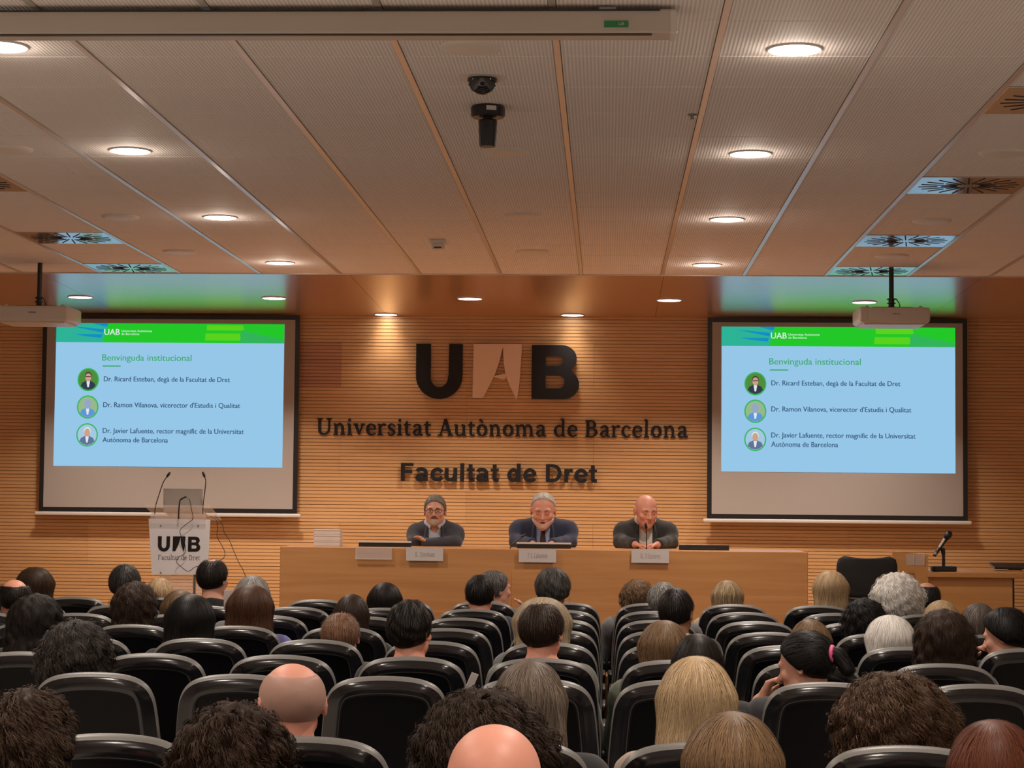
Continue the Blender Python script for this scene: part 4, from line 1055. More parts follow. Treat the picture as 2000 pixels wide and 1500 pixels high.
def hair_field(kind, rx, t, L, wave, e=None, hl=0.0):
    if e is None: e = max(0, (rx-.085))*.7
    kz = max(0, rx-.095)*.6 if kind in ('afro', 'curly') else 0
    C = np.array([0, -.014, .028-kz]); R3 = (rx, .099+e, .093+t+kz)
    def f(p):
        d = sd_ell(p, C, R3); y = p[:, 1]; z = p[:, 2]; x = p[:, 0]
        if kind in ('short', 'pony', 'bun', 'crown'):
            if wave: d = d+wave*np.sin(x*95+z*40)*np.sin(y*80-z*70)
            fr = .78*(y-.062+hl)-.62*(z-.075); d = smax(d, fr, .012)
            d = smax(d, (-.060-(rx-.08)*.3)-z+np.abs(x)*.35, .012)
            if kind == 'crown': d = smax(d, -sd_ell(p, (0, -.045+.03, .115), (L, L*1.35, .05)), .02)
            if kind == 'pony': d = smin(d, smin(sd_cap(p, (0, -.10, .03), (0, -.135, .02), .017, .02), sd_cap(p, (0, -.135, .02), (0, -.158, -.045), .028, .024), .015), .01)
            if kind == 'bun': d = smin(d, sd_ell(p, (0, -.075, .07), (.045, .045, .045)), .015)
        else:
            if L > 0:                                          # hanging part behind and beside the head
                sx = rx*1.0/.052; wd = 1+np.clip(-z, 0, L)*1.0*(kind == 'long')
                q = p.copy(); q[:, 0] = x/(sx*wd); q[:, 1] = y+.045+np.clip(-z, 0, .3)*.12
                dd = sd_cap(q, (0, 0, .02), (0, 0, -L), .054, .050)
                d = smin(d, dd, .03)
            if wave: d = d+wave*np.sin(x*85+1.3)*np.sin(y*75+z*20)*np.sin(z*80+x*30)*1.6
            cl = y-.040-1.6*np.clip(z-.03, 0, .1); d = smax(d, cl, .015)
            if kind in ('bob', 'afro', 'curly'): d = smax(d, -L-.03-z, .02)
        return d
    return f
def make_hair(kind, rx, t=.012, lift=.0, hl=.0,  L=.1, c1='brown', c2='mid', n=600, slen=.06, curl=0.0, wave=0.0, wid=.0022, seg=8, mix=.5, fly=0.003, res=.008, seed=0, part=None):
    rng = np.random.default_rng(seed+5); f = hair_field(kind, rx, t, L, wave, None, hl)
    zlo = -.10 if kind in ('short', 'crown', 'bun', 'pony') else -L-.10
    ext = rx*(1+.6*L*(kind == 'long'))+.03
    xs = np.arange(-ext, ext, res, dtype=np.float32); ys = np.arange(-.225, .15, res, dtype=np.float32); zs = np.arange(zlo, .13+t+.03, res, dtype=np.float32)
    v, fc = surface_nets(f, xs, ys, zs, 4)
    a = np.array(HC[c1]); b = np.array(HC[c2])
    def grad(p):
        h = 2e-3; g = np.stack([f(p+np.array(o, np.float32)*h)-f(p-np.array(o, np.float32)*h) for o in ((1, 0, 0), (0, 1, 0), (0, 0, 1))], 1)
        return g/(np.linalg.norm(g, axis=1)[:, None]+1e-9)
    nv = len(v); mottled = .5+.5*np.sin(v[:, 0]*160+3*np.sin(v[:, 2]*30))
    col = (a*.6+b*.4)*(.66+.24*min(1, a.max()*3))*(.85+.3*mottled[:, None] if n else 1); col = np.clip(col, 0, 1)
    faces = fc; V = [v]; Cc = [col]
    if n > 0 and slen > 0:
        # roots: random surface points of the volume
        tri = v[fc].mean(1); sel = rng.choice(len(tri), n, replace=len(tri) < n); p = tri[sel].astype(np.float32)
        off = rng.uniform(-.001, fly, n).astype(np.float32); wch = rng.uniform(.7, 1.4, n)*wid
        ph = rng.uniform(0, 6.28, n); ln = slen*rng.uniform(.6, 1.3, n); step = ln/seg
        top = np.array([0 if part is None else part, -.035, .12+t], np.float32)
        rl = rng.uniform(.2, 1.2, n); crl = curl*rng.uniform(.6, 1.3, n); fq = rng.uniform(5.5, 8.5, n)
        path = []; nrm = []
        if curl or wave:                                  # neighbouring strands curl together in locks
            cs = .020 if curl else .03; ce_ = np.floor(p/cs); hs_ = np.abs(np.sin(ce_ @ np.array([12.99, 78.23, 37.72])))*43758.5 % 1
            ph = hs_*6.28+rng.normal(0, .35, n); fq = 5.0+3.0*((hs_*7.3) % 1)+rng.normal(0, .25, n)
            if curl: crl = curl*(.6+.8*((hs_*3.7) % 1))+rng.normal(0, curl*.12, n); br0 = .8+.45*((hs_*5.1) % 1)
        br0 = br0 if (curl and n) else 1.0
        for s in range(seg+1):
            g = grad(p); fl = p-top; fl[:, 2] *= .6; fl[:, 2] -= np.clip(.02+np.hypot(fl[:, 0], fl[:, 1])*1.2, 0, .2)
            if kind in ('pony', 'bun'):
                tg = np.array([0, -.11, .04], np.float32)-p; fl = np.where((p[:, 1] > -.10)[:, None], tg, fl)
            fl -= g*(fl*g).sum(1)[:, None]; fl /= np.linalg.norm(fl, axis=1)[:, None]+1e-9
            bi = np.cross(fl, g)
            q = p+g*((off+lift*rl*(s/seg))*np.clip(1.1+g[:, 2]*1.6, .05, 1))[:, None]
            if curl:
                an = ph+s*fq*6.28/seg*.30
                q = q+bi*(np.cos(an)*crl)[:, None]+g*((np.sin(an)*.8+.5)*crl)[:, None]
            path.append(q); nrm.append(bi)
            wob = .18*np.sin(ph+s*.7)
            p = p+(fl+bi*wob[:, None])*step[:, None]
            d = f(p); p = p-grad(p)*np.clip(d, -.01, .01)[:, None]
        path = np.array(path); nrm = np.array(nrm)
        tt = np.linspace(0, 1, seg+1)[:, None, None]; prof = np.minimum(1, np.minimum(tt*6+.3, (1-tt)*3+.12))
        A = path-nrm*wch[None, :, None]*.5*prof; B = path+nrm*wch[None, :, None]*.5*prof
        sv = np.stack([A, B], 2).reshape(-1, 3)            # order: seg, strand, 2
        ii = np.arange(n)
        fs = []
        for s in range(seg):
            k0 = (s*n+ii)*2; k1 = ((s+1)*n+ii)*2; fs.append(np.stack([k0, k0+1, k1+1, k1], 1))
        fs = np.concatenate(fs)+nv
        mm = rng.uniform(0, 1, n)**(1/max(.05, mix)-1 if mix < .5 else 1) if False else np.clip(rng.normal(mix, .17, n), 0, 1)
        br = rng.uniform(.86, 1.16, n)
        sc = (a[None]*(1-mm)[:, None]+b[None]*mm[:, None])*(br*br0)[:, None]
        sc = np.repeat(np.repeat(sc[None], seg+1, 0), 2, 1).reshape(-1, 3) if False else np.stack([np.repeat(sc[None], seg+1, 0)]*2, 2).reshape(-1, 3)
        V.append(sv); Cc.append(sc); faces = np.concatenate([fc, fs])
    me = np_mesh('hair', np.concatenate(V), faces, True, np.clip(np.concatenate(Cc), 0, 1))
    me.materials.append(M_HAIRC if curl > .003 else M_HAIR); return me
# ------------------------------------------------------------------ glasses
M_FRAME = mat('dark_frame', (.015, .012, .012), .3)
def glasses(parent, loc, rot):
    g = empty('glasses', loc); g.parent = parent; g.rotation_euler = rot
    mb = MB()
    for s in (-1, 1):
        pts = [(s*.031+.024*math.copysign(abs(math.cos(a))**.45, math.cos(a)), .093-.006*abs(math.cos(a))*(math.cos(a)*s > 0), .008+.0125*math.copysign(abs(math.sin(a))**.6, math.sin(a))) for a in np.linspace(0, 2*math.pi, 21)]
        mb.tube(pts, .0021, 6); mb.tube([(s*.054, .092, .012), (s*.080, .06, .012), (s*.085, -.015, .010), (s*.084, -.03, -.004)], .0018, 6)
    mb.tube([(-.008, .094, .01), (.008, .094, .01)], .0018, 6)
    o = obj('glasses', mb, M_FRAME, parent, loc, rot); bpy.data.objects.remove(g); return o
# ------------------------------------------------------------------ audience
CLOTH = {}
def cloth(c):
    if c not in CLOTH: CLOTH[c] = mat('cloth_%d' % len(CLOTH), c, .85, bump=(200, .25, .002), sheen=.2)
    return CLOTH[c]
VAR = {'fwd': J0(), 'left': J0(yaw=.35), 'right': J0(yaw=-.35), 'down': J0(pitch=-.28, head=(0, -.055, 1.14)), 'fem': J0(fem=1), 'femd': J0(fem=1, yaw=.15, pitch=-.15),
       'profL': J0(fem=1, yaw=1.05, pitch=-.25, head=(0, -.06, 1.14), wr=[(-.15, .20, .645), (-.10, .04, .98)], el=[(-.235, .0, .72), (-.02, .17, .74)], hd=[((.15, .95, -.1), (0, 0, -1)), ((.05, -.25, 1), (.2, -.9, 0))], curl=1.1) ,
       'profR': J0(yaw=-.9, wr=[(-.15, .20, .645), (.17, .03, .97)], el=[(-.235, .0, .72), (.25, .12, .76)], hd=[((.15, .95, -.1), (0, 0, -1)), ((-.15, -.1, 1), (-.9, -.2, 0))], curl=.7)}
# the leaning woman props her left-hand side cheek on her fist: mirror so that the arm rises on the side she faces
VAR['profL']['wr'] = [(-.155, .035, 1.0), (.15, .20, .645)]; VAR['profL']['el'] = [(-.235, .13, .76), (.235, .0, .72)]
VAR['profL']['hd'] = [((.45, -.05, .9), (.8, -.3, -.2)), ((-.15, .95, -.1), (0, 0, -1))]
BM = {}; SM = {}
TROU = build_trousers(J0()); SHOE = build_shoe()
def get_body(v, sleeve):
    if v not in BM: BM[v] = build_body(VAR[v])
    base = 'fwd' if v in ('fwd', 'left', 'right', 'down') else ('fem' if v in ('fem', 'femd') else v)
    if (base, sleeve) not in SM: SM[(base, sleeve)] = build_shirt(VAR[base], sleeve)
    return BM[v], SM[(base, sleeve)]
M_JEANS = [cloth((.03, .035, .05)), cloth((.05, .045, .04)), cloth((.02, .02, .022))]
def person(px, py, row, var, skin, shirt, hair, label, sleeve=1.0, glasses_=False, dx=0, wscale=1.0):
    d = ROWD[row]; top = P(px, py, d+.22); j = VAR[var]; b, s = get_body(var, sleeve)
    t_ = hair.get('t', .0) if hair else 0
    base = j['head'][2]+.12+t_
    sz = top.z/base; x = top.x-j['head'][0]
    o = empty('person', (x, d+.30, 0), label=label, cat='person', group='seated audience')
    o.scale = (wscale, wscale, sz)
    def part(nm, me, m):
        q = link(nm, me, None, o)
        if not len(me.materials): me.materials.append(m)
        q.material_slots[0].link = 'OBJECT'; q.material_slots[0].material = m; return q
    part('body', b, SK[skin]); part('shirt', s, cloth(shirt)); part('trousers', TROU, random.choice(M_JEANS))
    for k_ in (-1, 1): q = part('shoe', SHOE, M_BLACK); q.location = (k_*.118, 0, 0)
    rot = (j['pitch'], j['roll'], j['yaw'])
    if hair:
        hm = make_hair(seed=int(px), **hair); q = link('hair', hm, None, o, j['head'], rot)
    if glasses_: glasses(o, j['head'], rot)
    return o
def H(kind, wpx, row, **k):                            # width in pixels -> half width in metres
    rx = max(.083, wpx*(ROWD[row]+.22)/F/2); near = row >= 9; mid = row >= 5
    q = dict(kind=kind, rx=rx, n=5600 if near else (1900 if mid else 750), wid=.0014 if near else (.0020 if mid else .0028), seg=8 if near else 6, res=.009 if near else .012)
    if kind in ('short', 'crown', 'pony'): q.update(lift=.007, n=2300 if mid else 1100, wid=.0018 if mid else .0026)
    if kind in ('curly', 'afro'): q.update(wid=.0020 if near else .003, slen=.1, seg=12 if near else 9); q['n'] = int(q['n']*.8)
    k = {a_: v_ for a_, v_ in k.items() if not (a_ == 'slen' and kind in ('curly', 'afro'))}; q.update(k); return q
DK = (.012, .012, .014); NV = (.02, .025, .05); GY = (.12, .12, .13); WT = (.6, .58, .55); BR = (.10, .05, .03); OL_ = (.08, .09, .06); RD = (.3, .04, .05); BE = (.35, .27, .2)
AUD = [
 # row 1
 (68, 1107, 1, 'left', 'fair', OL_, H('bob', 72, 1, t=.014, L=.07, c1='dark', c2='mid', slen=.08, mix=.45), 'person with a short brown bob in the front row, far left'),
 (245, 1102, 2, 'fwd', 'tan', DK, H('short', 58, 1, t=.012, c1='black', c2='dgrey', slen=.03, mix=.6), 'person with cropped dark grey hair in the second row, left of the lectern'),
 (1245, 1132, 1, 'fem', 'fair', GY, H('curly', 64, 1, t=.012, L=.10, c1='brown', c2='light', slen=.06, curl=.006, wave=.003, mix=.5), 'person with light brown curls in the front row, first seat right of the aisle'),
 (967, 1114, 1, 'profR', 'fair', GY, H('short', 56, 1, t=.012, c1='dgrey', c2='grey', slen=.03, mix=.5), 'person with grey hair turned right, hand raised to the face, front row'),
 (1420, 1133, 1, 'fem', 'fair', BE, H('bob', 58, 1, t=.01, L=.14, c1='mid', c2='blonde', slen=.12, mix=.6), 'person with straight light blonde hair, front row, before the table end'),
 (1622, 1114, 1, 'fem', 'fair', BE, H('bob', 66, 1, t=.013, L=.16, c1='light', c2='blonde', slen=.13, mix=.6), 'person with ash blonde hair in the front row beside the empty black chair'),
 (1808, 1136, 1, 'left', 'tan', DK, H('crown', 46, 1, t=.006, L=.05, c1='black', c2='dgrey', slen=.02, mix=.4), 'person with a bald patch behind the white-haired curly head, by the side desk'),
 # row 2
 (313, 1128, 1, 'fem', 'fair', DK, H('bob', 52, 1, t=.01, L=.08, c1='light', c2='blonde', slen=.09, mix=.6), 'person with short blonde hair just below the lectern'),
 (417, 1090, 2, 'right', 'fair', DK, H('crown', 61, 2, t=.007, L=.028, c1='black', c2='dark', slen=.02, mix=.4), 'person with cropped dark thinning hair and black collar, in front of the lectern'),
 (494, 1124, 3, 'fem', 'fair', GY, H('bob', 68, 3, t=.012, L=.06, c1='dgrey', c2='silver', slen=.07, mix=.55), 'person with short grey hair behind the long brown-haired head'),
 (753, 1137, 2, 'fem', 'fair', DK, H('long', 64, 2, t=.012, L=.22, c1='black', c2='dark', slen=.14, mix=.4), 'person with long black hair in the second row, below the empty card holder'),
 (938, 1122, 2, 'fwd', 'pink', NV, H('short', 58, 2, t=.013, c1='black', c2='dark', slen=.03, mix=.3), 'person with short black hair in front of the grey-haired one touching the face'),
 (1080, 1108, 2, 'fwd', 'tan', GY, H('short', 69, 2, t=.022, c1='black', c2='grey', slen=.045, mix=.28, wave=.003), 'person with thick dark hair streaked grey, before the middle of the table'),
 (1297, 1137, 2, 'right', 'pink', GY, H('short', 60, 2, t=.010, c1='dgrey', c2='silver', slen=.025, mix=.5), 'person with short grey hair second row, right of the aisle'),
 (1752, 1118, 2, 'fem', 'pink', RD, H('curly', 96, 2, t=.03, L=.085, c1='silver', c2='white', slen=.07, curl=.008, wave=.006, mix=.8), 'person with fluffy white curly hair below the side desk'),
 # row 3
 (28, 1130, 3, 'left', 'pink', DK, H('crown', 66, 3, t=.004, L=.075, c1='black', c2='dark', slen=.02, mix=.3), 'balding person with dark sides and glasses at the left edge, third row'),
 (265, 1136, 4, 'fem', 'fair', BR, H('curly', 84, 4, t=.014, L=.12, c1='dark', c2='brown', slen=.07, curl=.006, wave=.005, mix=.4), 'person with tousled dark brown hair, fourth row, left of the lectern'),
 (352, 1152, 3, 'fem', 'fair', BR, H('bob', 68, 3, t=.012, L=.10, c1='brown', c2='light', slen=.09, mix=.4), 'person with a smooth brown bob beside the long black-haired head'),
 (1838, 1172, 3, 'fem', 'fair', OL_, H('bob', 66, 3, t=.012, L=.1, c1='light', c2='blonde', slen=.09, mix=.6), 'person with short golden blonde hair behind the dark brown wavy head'),
 # row 4
 (491, 1142, 4, 'fem', 'fair', (.1, .1, .3), H('long', 88, 4, t=.014, L=.26, c1='brown', c2='auburn', slen=.16, mix=.6), 'person with long straight reddish brown hair left of the table'),
 (688, 1160, 4, 'fem', 'fair', DK, H('long', 66, 4, t=.012, L=.2, c1='dark', c2='brown', slen=.14, mix=.5), 'person with long dark brown hair behind the cropped reddish head'),
 (1322, 1148, 4, 'right', 'tan', DK, H('short', 68, 4, t=.014, c1='black', c2='dark', slen=.03, mix=.3), 'person with short black hair in the fourth row, right of the aisle'),
 (1688, 1168, 4, 'fem', 'tan', DK, H('afro', 84, 4, t=.02, L=.10, c1='black', c2='black', slen=.04, curl=.007, wave=.006, mix=.5), 'person with fuzzy black hair before the empty black chair'),
 (1911, 1177, 4, 'fem', 'fair', BR, H('bob', 68, 4, t=.012, L=.1, c1='brown', c2='grey', slen=.08, mix=.4), 'person with greying brown hair, fourth row, far right'),
 # row 5
 (72, 1160, 5, 'fem', 'fair', DK, H('long', 100, 5, t=.018, L=.26, c1='black', c2='dark', slen=.14, curl=.004, wave=.006, mix=.4), 'person with long wavy black hair near the left edge, fifth row'),
 (374, 1160, 5, 'fem', 'fair', DK, H('long', 92, 5, t=.016, L=.26, c1='black', c2='black', slen=.15, mix=.5), 'person with long straight black hair below the lectern, fifth row'),
 (666, 1197, 5, 'fwd', 'pink', OL_, H('short', 76, 5, t=.005, c1='buzz', c2='mid', slen=.012, mix=.5), 'person with closely cropped reddish brown hair left of the black-haired man'),
 (1060, 1166, 5, 'fem', 'fair', GY, H('bob', 108, 5, t=.016, L=.12, c1='grey', c2='blonde', slen=.11, mix=.65), 'person with silvery blonde hair just left of the aisle'),
 (1738, 1201, 5, 'fem', 'fair', DK, H('bob', 92, 5, t=.016, L=.08, c1='silver', c2='white', slen=.10, mix=.8), 'person with a smooth white bob below the curly white head'),
 (1582, 1209, 5, 'fem', 'fair', BE, H('bob', 76, 5, t=.012, L=.1, c1='mid', c2='light', slen=.09, mix=.6), 'person with ginger blonde hair behind the pony-tailed one'),
 (1965, 1187, 5, 'profL', 'fair', DK, H('short', 88, 5, t=.02, c1='black', c2='black', slen=.05, mix=.5), 'person with short black hair turned left at the right edge'),
 # row 6
 (803, 1171, 6, 'right', 'pink', DK, H('short', 84, 6, t=.022, c1='black', c2='dark', slen=.05, mix=.4, wave=.004), 'person with thick short black hair, sixth row, before the bearded panellist'),
 (1060, 1176, 6, 'right', 'pink', (.10, .11, .09), H('crown', 88, 6, t=.010, L=.02, c1='dark', c2='brown', slen=.025, mix=.3), 'person with thinning dark brown hair over a bare neck, just left of the aisle'),
 (1297, 1211, 6, 'fem', 'fair', OL_, H('bob', 94, 6, t=.014, L=.14, c1='mid', c2='light', slen=.12, mix=.55), 'person with light brown shoulder-length hair, sixth row, right of the aisle'),
 (1842, 1190, 6, 'fem', 'fair', DK, H('long', 108, 6, t=.02, L=.24, c1='dark', c2='brown', slen=.14, curl=.004, wave=.006, mix=.35), 'person with long wavy dark brown hair, sixth row, right side'),
 # row 7
 (152, 1211, 7, 'fem', 'fair', DK, H('curly', 138, 7, t=.022, L=.19, c1='dark', c2='dgrey', slen=.08, curl=.007, wave=.007, mix=.5, n=1800), 'person with curly dark greying hair, seventh row, left side'),
 (1362, 1237, 7, 'fem', 'fair', DK, H('bob', 92, 7, t=.014, L=.12, c1='black', c2='dark', slen=.11, mix=.4), 'person with smooth black hair behind the long blonde head'),
 (1574, 1234, 7, 'profL', 'fair', (.02, .02, .025), H('pony', 104, 7, t=.014, c1='black', c2='black', slen=.06, mix=.5, n=1600), 'person with black ponytail in a pink tie, head propped on hand'),
 # row 9
 (570, 1297, 9, 'left', 'bald', GY, H('crown', 114, 9, t=-.0045, L=.052, c1='stub', c2='grey', n=0, slen=0), 'bald person with glasses, eighth row, left of the big empty chair'),
 (1035, 1288, 9, 'fem', 'fair', DK, H('long', 134, 9, t=.014, L=.26, c1='brown', c2='salt', slen=.15, mix=.5, n=5600), 'person with long greyish brown hair, eighth row, left of the aisle'),
 (1360, 1281, 9, 'fem', 'fair', BE, H('long', 142, 9, t=.018, L=.26, c1='light', c2='blonde', slen=.16, mix=.72, n=6500), 'person with long straight blonde hair, eighth row, right of the aisle'),
 (1747, 1314, 9, 'fem', 'fair', BR, H('curly', 222, 9, t=.03, L=.15, c1='brown', c2='mid', slen=.07, curl=.008, wave=.008, mix=.5, n=5600), 'person with a big brown curly mane, eighth row, right side'),
 # row 10
 (60, 1347, 10, 'right', 'pink', DK, H('curly', 172, 10, t=.028, L=.055, c1='dark', c2='mid', slen=.05, curl=.008, wave=.009, mix=.35, n=6000), 'person with short curly brown hair in the bottom left corner'),
 (462, 1374, 10, 'fwd', 'fair', DK, H('curly', 216, 10, t=.028, L=.10, c1='dark', c2='brown', slen=.06, curl=.007, wave=.010, mix=.5, n=5600), 'person with wavy dark brown hair before the bald head with glasses'),
 (948, 1347, 10, 'fem', 'fair', DK, H('afro', 250, 10, t=.03, L=.20, c1='dark', c2='brown', slen=.06, curl=.008, wave=.009, mix=.35, n=5600), 'person with a large dark frizzy mane behind the shiny bald head'),
 (1430, 1389, 10, 'fem', 'fair', OL_, H('long', 178, 10, t=.016, L=.22, c1='mid', c2='light', slen=.16, mix=.75, n=6000), 'person with straight highlighted brown hair at the bottom, right of the aisle'),
 (1940, 1405, 10, 'fem', 'fair', DK, H('long', 168, 10, t=.016, L=.22, c1='auburn', c2='red', slen=.14, mix=.6, n=6000), 'person with copper red hair in the bottom right corner'),
 # row 11
 (967, 1411, 11, 'fwd', 'bald', GY, None, 'shiny bald head nearest the camera at the bottom middle'),
]
for a in AUD:
    px, py, row, var, skin, shirt, hair, label = a
    o = person(px, py, row, var, skin, shirt, hair, label, sleeve=0.0 if px in (1360, 1322) else 1.0, glasses_=px in (570, 28), wscale=1.08 if px in (570, 967) else 1.0)
    if var == 'profL' and row == 7:
        pk = mat('pink_elastic', (.75, .12, .28), .6)
        q = obj('hair_tie', MB().tube([(.027*math.cos(b_), -.120+.004*math.sin(b_*2), .026+.027*math.sin(b_)) for b_ in np.linspace(0, 2*math.pi, 15)], .009, 8), pk, o, VAR[var]['head'], (VAR[var]['pitch'], 0, VAR[var]['yaw']), smooth=True)
        wv = Vector(VAR[var]['wr'][0]); obj('bracelet', MB().tube([wv+Vector((-.02, 0, -.03))+Vector((.042*math.cos(b_), .042*math.sin(b_), .0)) for b_ in np.linspace(0, 2*math.pi, 13)], .006, 8), mat('green_beads', (.05, .35, .2), .4), o, smooth=True)
# ------------------------------------------------------------------ panellists
M_SUIT1 = cloth((.028, .028, .040)); M_SUIT2 = cloth((.022, .028, .065)); M_SUIT3 = cloth((.020, .019, .018))
M_SH1 = cloth((.42, .45, .52)); M_SH2 = cloth((.30, .36, .58)); M_SH3 = cloth((.62, .57, .50)); M_TIE = cloth((.055, .018, .016))
M_EYE = mat('eye_dark', (.09, .05, .04), .3); M_LIP = mat('lip', (.42, .15, .12), .5); M_BROW = mat('brow_hair', (.10, .07, .055), .8); M_BROWG = mat('brow_grey', (.18, .12, .09), .8); M_BEARD = mat('beard_hair', (.42, .33, .27), .85, bump=(250, .6, .004))
M_BEARDL = mat('white_stubble', (.68, .45, .36), .85, bump=(250, .6, .004))
M_BEARDD = mat('moustache_hair', (.12, .075, .05), .85, bump=(250, .6, .004))
M_MOUTH = mat('open_mouth', (.06, .012, .012), .6)
def panellist(px, py, Yh, j, sc, suit, shirt, skin, label, hair, vw, beard=None, tie=False, glasses_=False, brow=M_BROW, pin=False, openm=False):
    # local frame faces +y; the figure is turned round to face the hall
    top = P(px, py, Yh); h = np.array(j['head'])
    o = empty('person', (top.x+h[0]*sc, Yh+h[1]*sc, STAGE), math.pi, label=label, cat='person')
    hsc = j.get('hsc', 1.0); s_z = (top.z-STAGE)/(h[2]+hsc*(.119+(hair.get('t', 0) if hair else 0))); o.scale = (sc, sc, s_z)
    def part(nm, me, m, par=o):
        if not len(me.materials): me.materials.append(m)
        return link(nm, me, None, par)
    part('body', build_body(j, .0042, .0105), SK[skin])
    nb = np.array(j['nb'])
    def neckd(p, r): return sd_cap(p, nb-(0, 0, .03), nb+(0, .02, .055), r, r)
    def shirtf(p):
        d = smin(torso_sdf(p, j, False), neckd(p, .058), .03)-.010
        top_ = (p[:, 2]-(nb[2]+.100))-(nb[1]+.03-p[:, 1])*.35
        d = np.maximum(d, top_); d = np.maximum(d, .55-p[:, 2])
        if not tie: d = np.maximum(d, -np.maximum(np.abs(p[:, 0])*1.9-(p[:, 2]-(nb[2]-.035)), nb[1]-p[:, 1]))
        return d
    xs = np.arange(-.25, .25, .007, dtype=np.float32); ys = np.arange(-.2, .30, .007, dtype=np.float32); zs = np.arange(.5, nb[2]+.12, .007, dtype=np.float32)
    v, f = surface_nets(shirtf, xs, ys, zs); sh = part('shirt', np_mesh('shirt', v, f), shirt)
    def suitf(p):
        d = smin(torso_sdf(p, j, False), sd_cap(p, nb-(0, .01, .03), nb+(0, -.01, .03), .060, .058), .03)-.015
        d = d+.0018*np.sin(p[:, 0]*60+p[:, 2]*35)*np.sin(p[:, 2]*50+p[:, 1]*40)
        wz = vw[0]+(vw[1]-vw[0])*np.clip((nb[2]+.05-p[:, 2])/.3, 0, 1)
        d = smax(d, -np.maximum(np.abs(p[:, 0])-wz, nb[1]-.01-p[:, 1]), .006)
        sl = j.get('slim', 1)
        for s in (0, 1):
            sh, el, wr = [np.array(j[q_][s]) for q_ in ('sh', 'el', 'wr')]
            arm = smin(sd_cap(p, sh, el, .054*sl, .041*sl), sd_cap(p, el, wr, .042*sl, .031*sl), .015)-.015
            d = smin(d, arm+.0016*np.sin(p[:, 1]*90+p[:, 2]*60), .025)
        d = np.maximum(d, (p[:, 2]-(nb[2]+.085))-(nb[1]-p[:, 1])*.3); d = np.maximum(d, .50-p[:, 2])
        for s in (0, 1):
            wr = np.array(j['wr'][s], np.float32); el = np.array(j['el'][s], np.float32); ax = (wr-el)/np.linalg.norm(wr-el)
            if j.get('nocut'): continue
            m = np.linalg.norm(p-wr, axis=1) < .055; d = np.where(m, np.maximum(d, (p-wr) @ ax-.004), d)
        return d
    xs = GX(-.38, .38, -.1, .1, .007, .010); ys = np.arange(-.2, .50, .009, dtype=np.float32); zs = np.arange(.48, nb[2]+.12, .009, dtype=np.float32)
    v, f = surface_nets(suitf, xs, ys, zs); jk = part('jacket', np_mesh('jacket', v, f), suit)
    # lapels: two thin slanted strips lying on the chest
    def front_y(x, z, infl):
        yy = np.linspace(.35, -.1, 120, dtype=np.float32); p = np.stack([np.full(120, x), yy, np.full(120, z)], 1).astype(np.float32)
        d = smin(torso_sdf(p, j, False), neckd(p, .058), .03)-infl; k_ = np.argmax(d < 0); return float(yy[k_])
    for s in (-1, 1):
        pts = []; 
        for q in np.linspace(0, 1, 9):
            z = nb[2]+.03-q*.27; x0 = s*(vw[0]+(vw[1]-vw[0])*q-.002); x1 = s*(abs(x0)+.034*math.sin(min(1, q*1.6+.25)*math.pi*.5)*(1-max(0, q-.6)*1.8))
            pts.append(((x0, front_y(x0, z, .018)+.002, z), (x1, front_y(x1, z, .018)+.001, z)))
        mb = MB(); vv = [a_ for pr in pts for a_ in pr]; mb.add(vv, [(2*i, 2*i+1, 2*i+3, 2*i+2) for i in range(8)])
        lp = obj('lapel', mb, suit, jk, smooth=True); m_ = lp.modifiers.new('s', 'SOLIDIFY'); m_.thickness = .005; m_.offset = 1
    for s in (-1, 1):                                     # shirt collar wings
        z = nb[2]+.065; mb = MB()
        pts = [(s*.055, front_y(s*.052, z, .012)-.01, z+.012), (s*.012, front_y(s*.012, z-.03, .012)+.006, z-.022), (s*.034, front_y(s*.03, z-.05, .012)+.012, z-.055), (s*.062, front_y(s*.05, z-.03, .012)+.004, z-.025)]
        mb.add(pts, [(0, 1, 2, 3)]); cw = obj('collar', mb, shirt, sh); m_ = cw.modifiers.new('s', 'SOLIDIFY'); m_.thickness = .004; m_.offset = 1
    if tie:
        prof = [(.012, .03), (.017, .015), (.011, -.005), (.016, -.05), (.022, -.12), (.027, -.22), (.028, -.30)]
        vv = []
        for w_, dz_ in prof: z = nb[2]+dz_+.02; y_ = front_y(0, z, .012)+.006; vv += [(-w_, y_-.004, z), (0, y_+.003, z), (w_, y_-.004, z)]
        ff = []
        for i in range(len(prof)-1): ff += [(3*i, 3*i+1, 3*i+4, 3*i+3), (3*i+1, 3*i+2, 3*i+5, 3*i+4)]
        ti = obj('tie', MB().add(vv, ff), M_TIE, o, smooth=True); m_ = ti.modifiers.new('s', 'SOLIDIFY'); m_.thickness = .006
    if pin:
        z = nb[2]-.09; x = -(vw[1]+.055); y_ = front_y(x, z, .026); obj('lapel_pin', MB().lathe([(.006, 0), (.005, .003), (.001, .004)], (x, y_+.003, z), n=10, R=Matrix.Rotation(-math.pi/2, 3, 'X')), M_WHITE, jk)
    rot = (j['pitch'], j['roll'], j['yaw'])
    hd = empty('tmp', j['head']); bpy.data.objects.remove(hd)
    def hs(q_): q_.scale = (hsc,)*3; return q_
    def face(nm, mb, m, sm=True): return hs(obj(nm, mb, m, o, tuple(j['head']), rot, smooth=sm))
    for s in (-1, 1):
        face('eyebrow', MB().tube([(s*.014, .089, .026), (s*.030, .088, .031), (s*.047, .077, .025)], [.0028, .0035, .0018], 6), brow)
        if not j.get('shut'):
            face('eye', MB().lathe([(.0052, 0), (.004, .002), (.001, .0025)], (s*.030, .0838, .009), n=12, R=Matrix.Rotation(-math.pi/2, 3, 'X')), M_EYE)
        else:
            face('eyelid_line', MB().tube([(s*.020, .0855, .004), (s*.030, .0875, .0015), (s*.041, .083, .004)], .0013, 6), M_BROW)
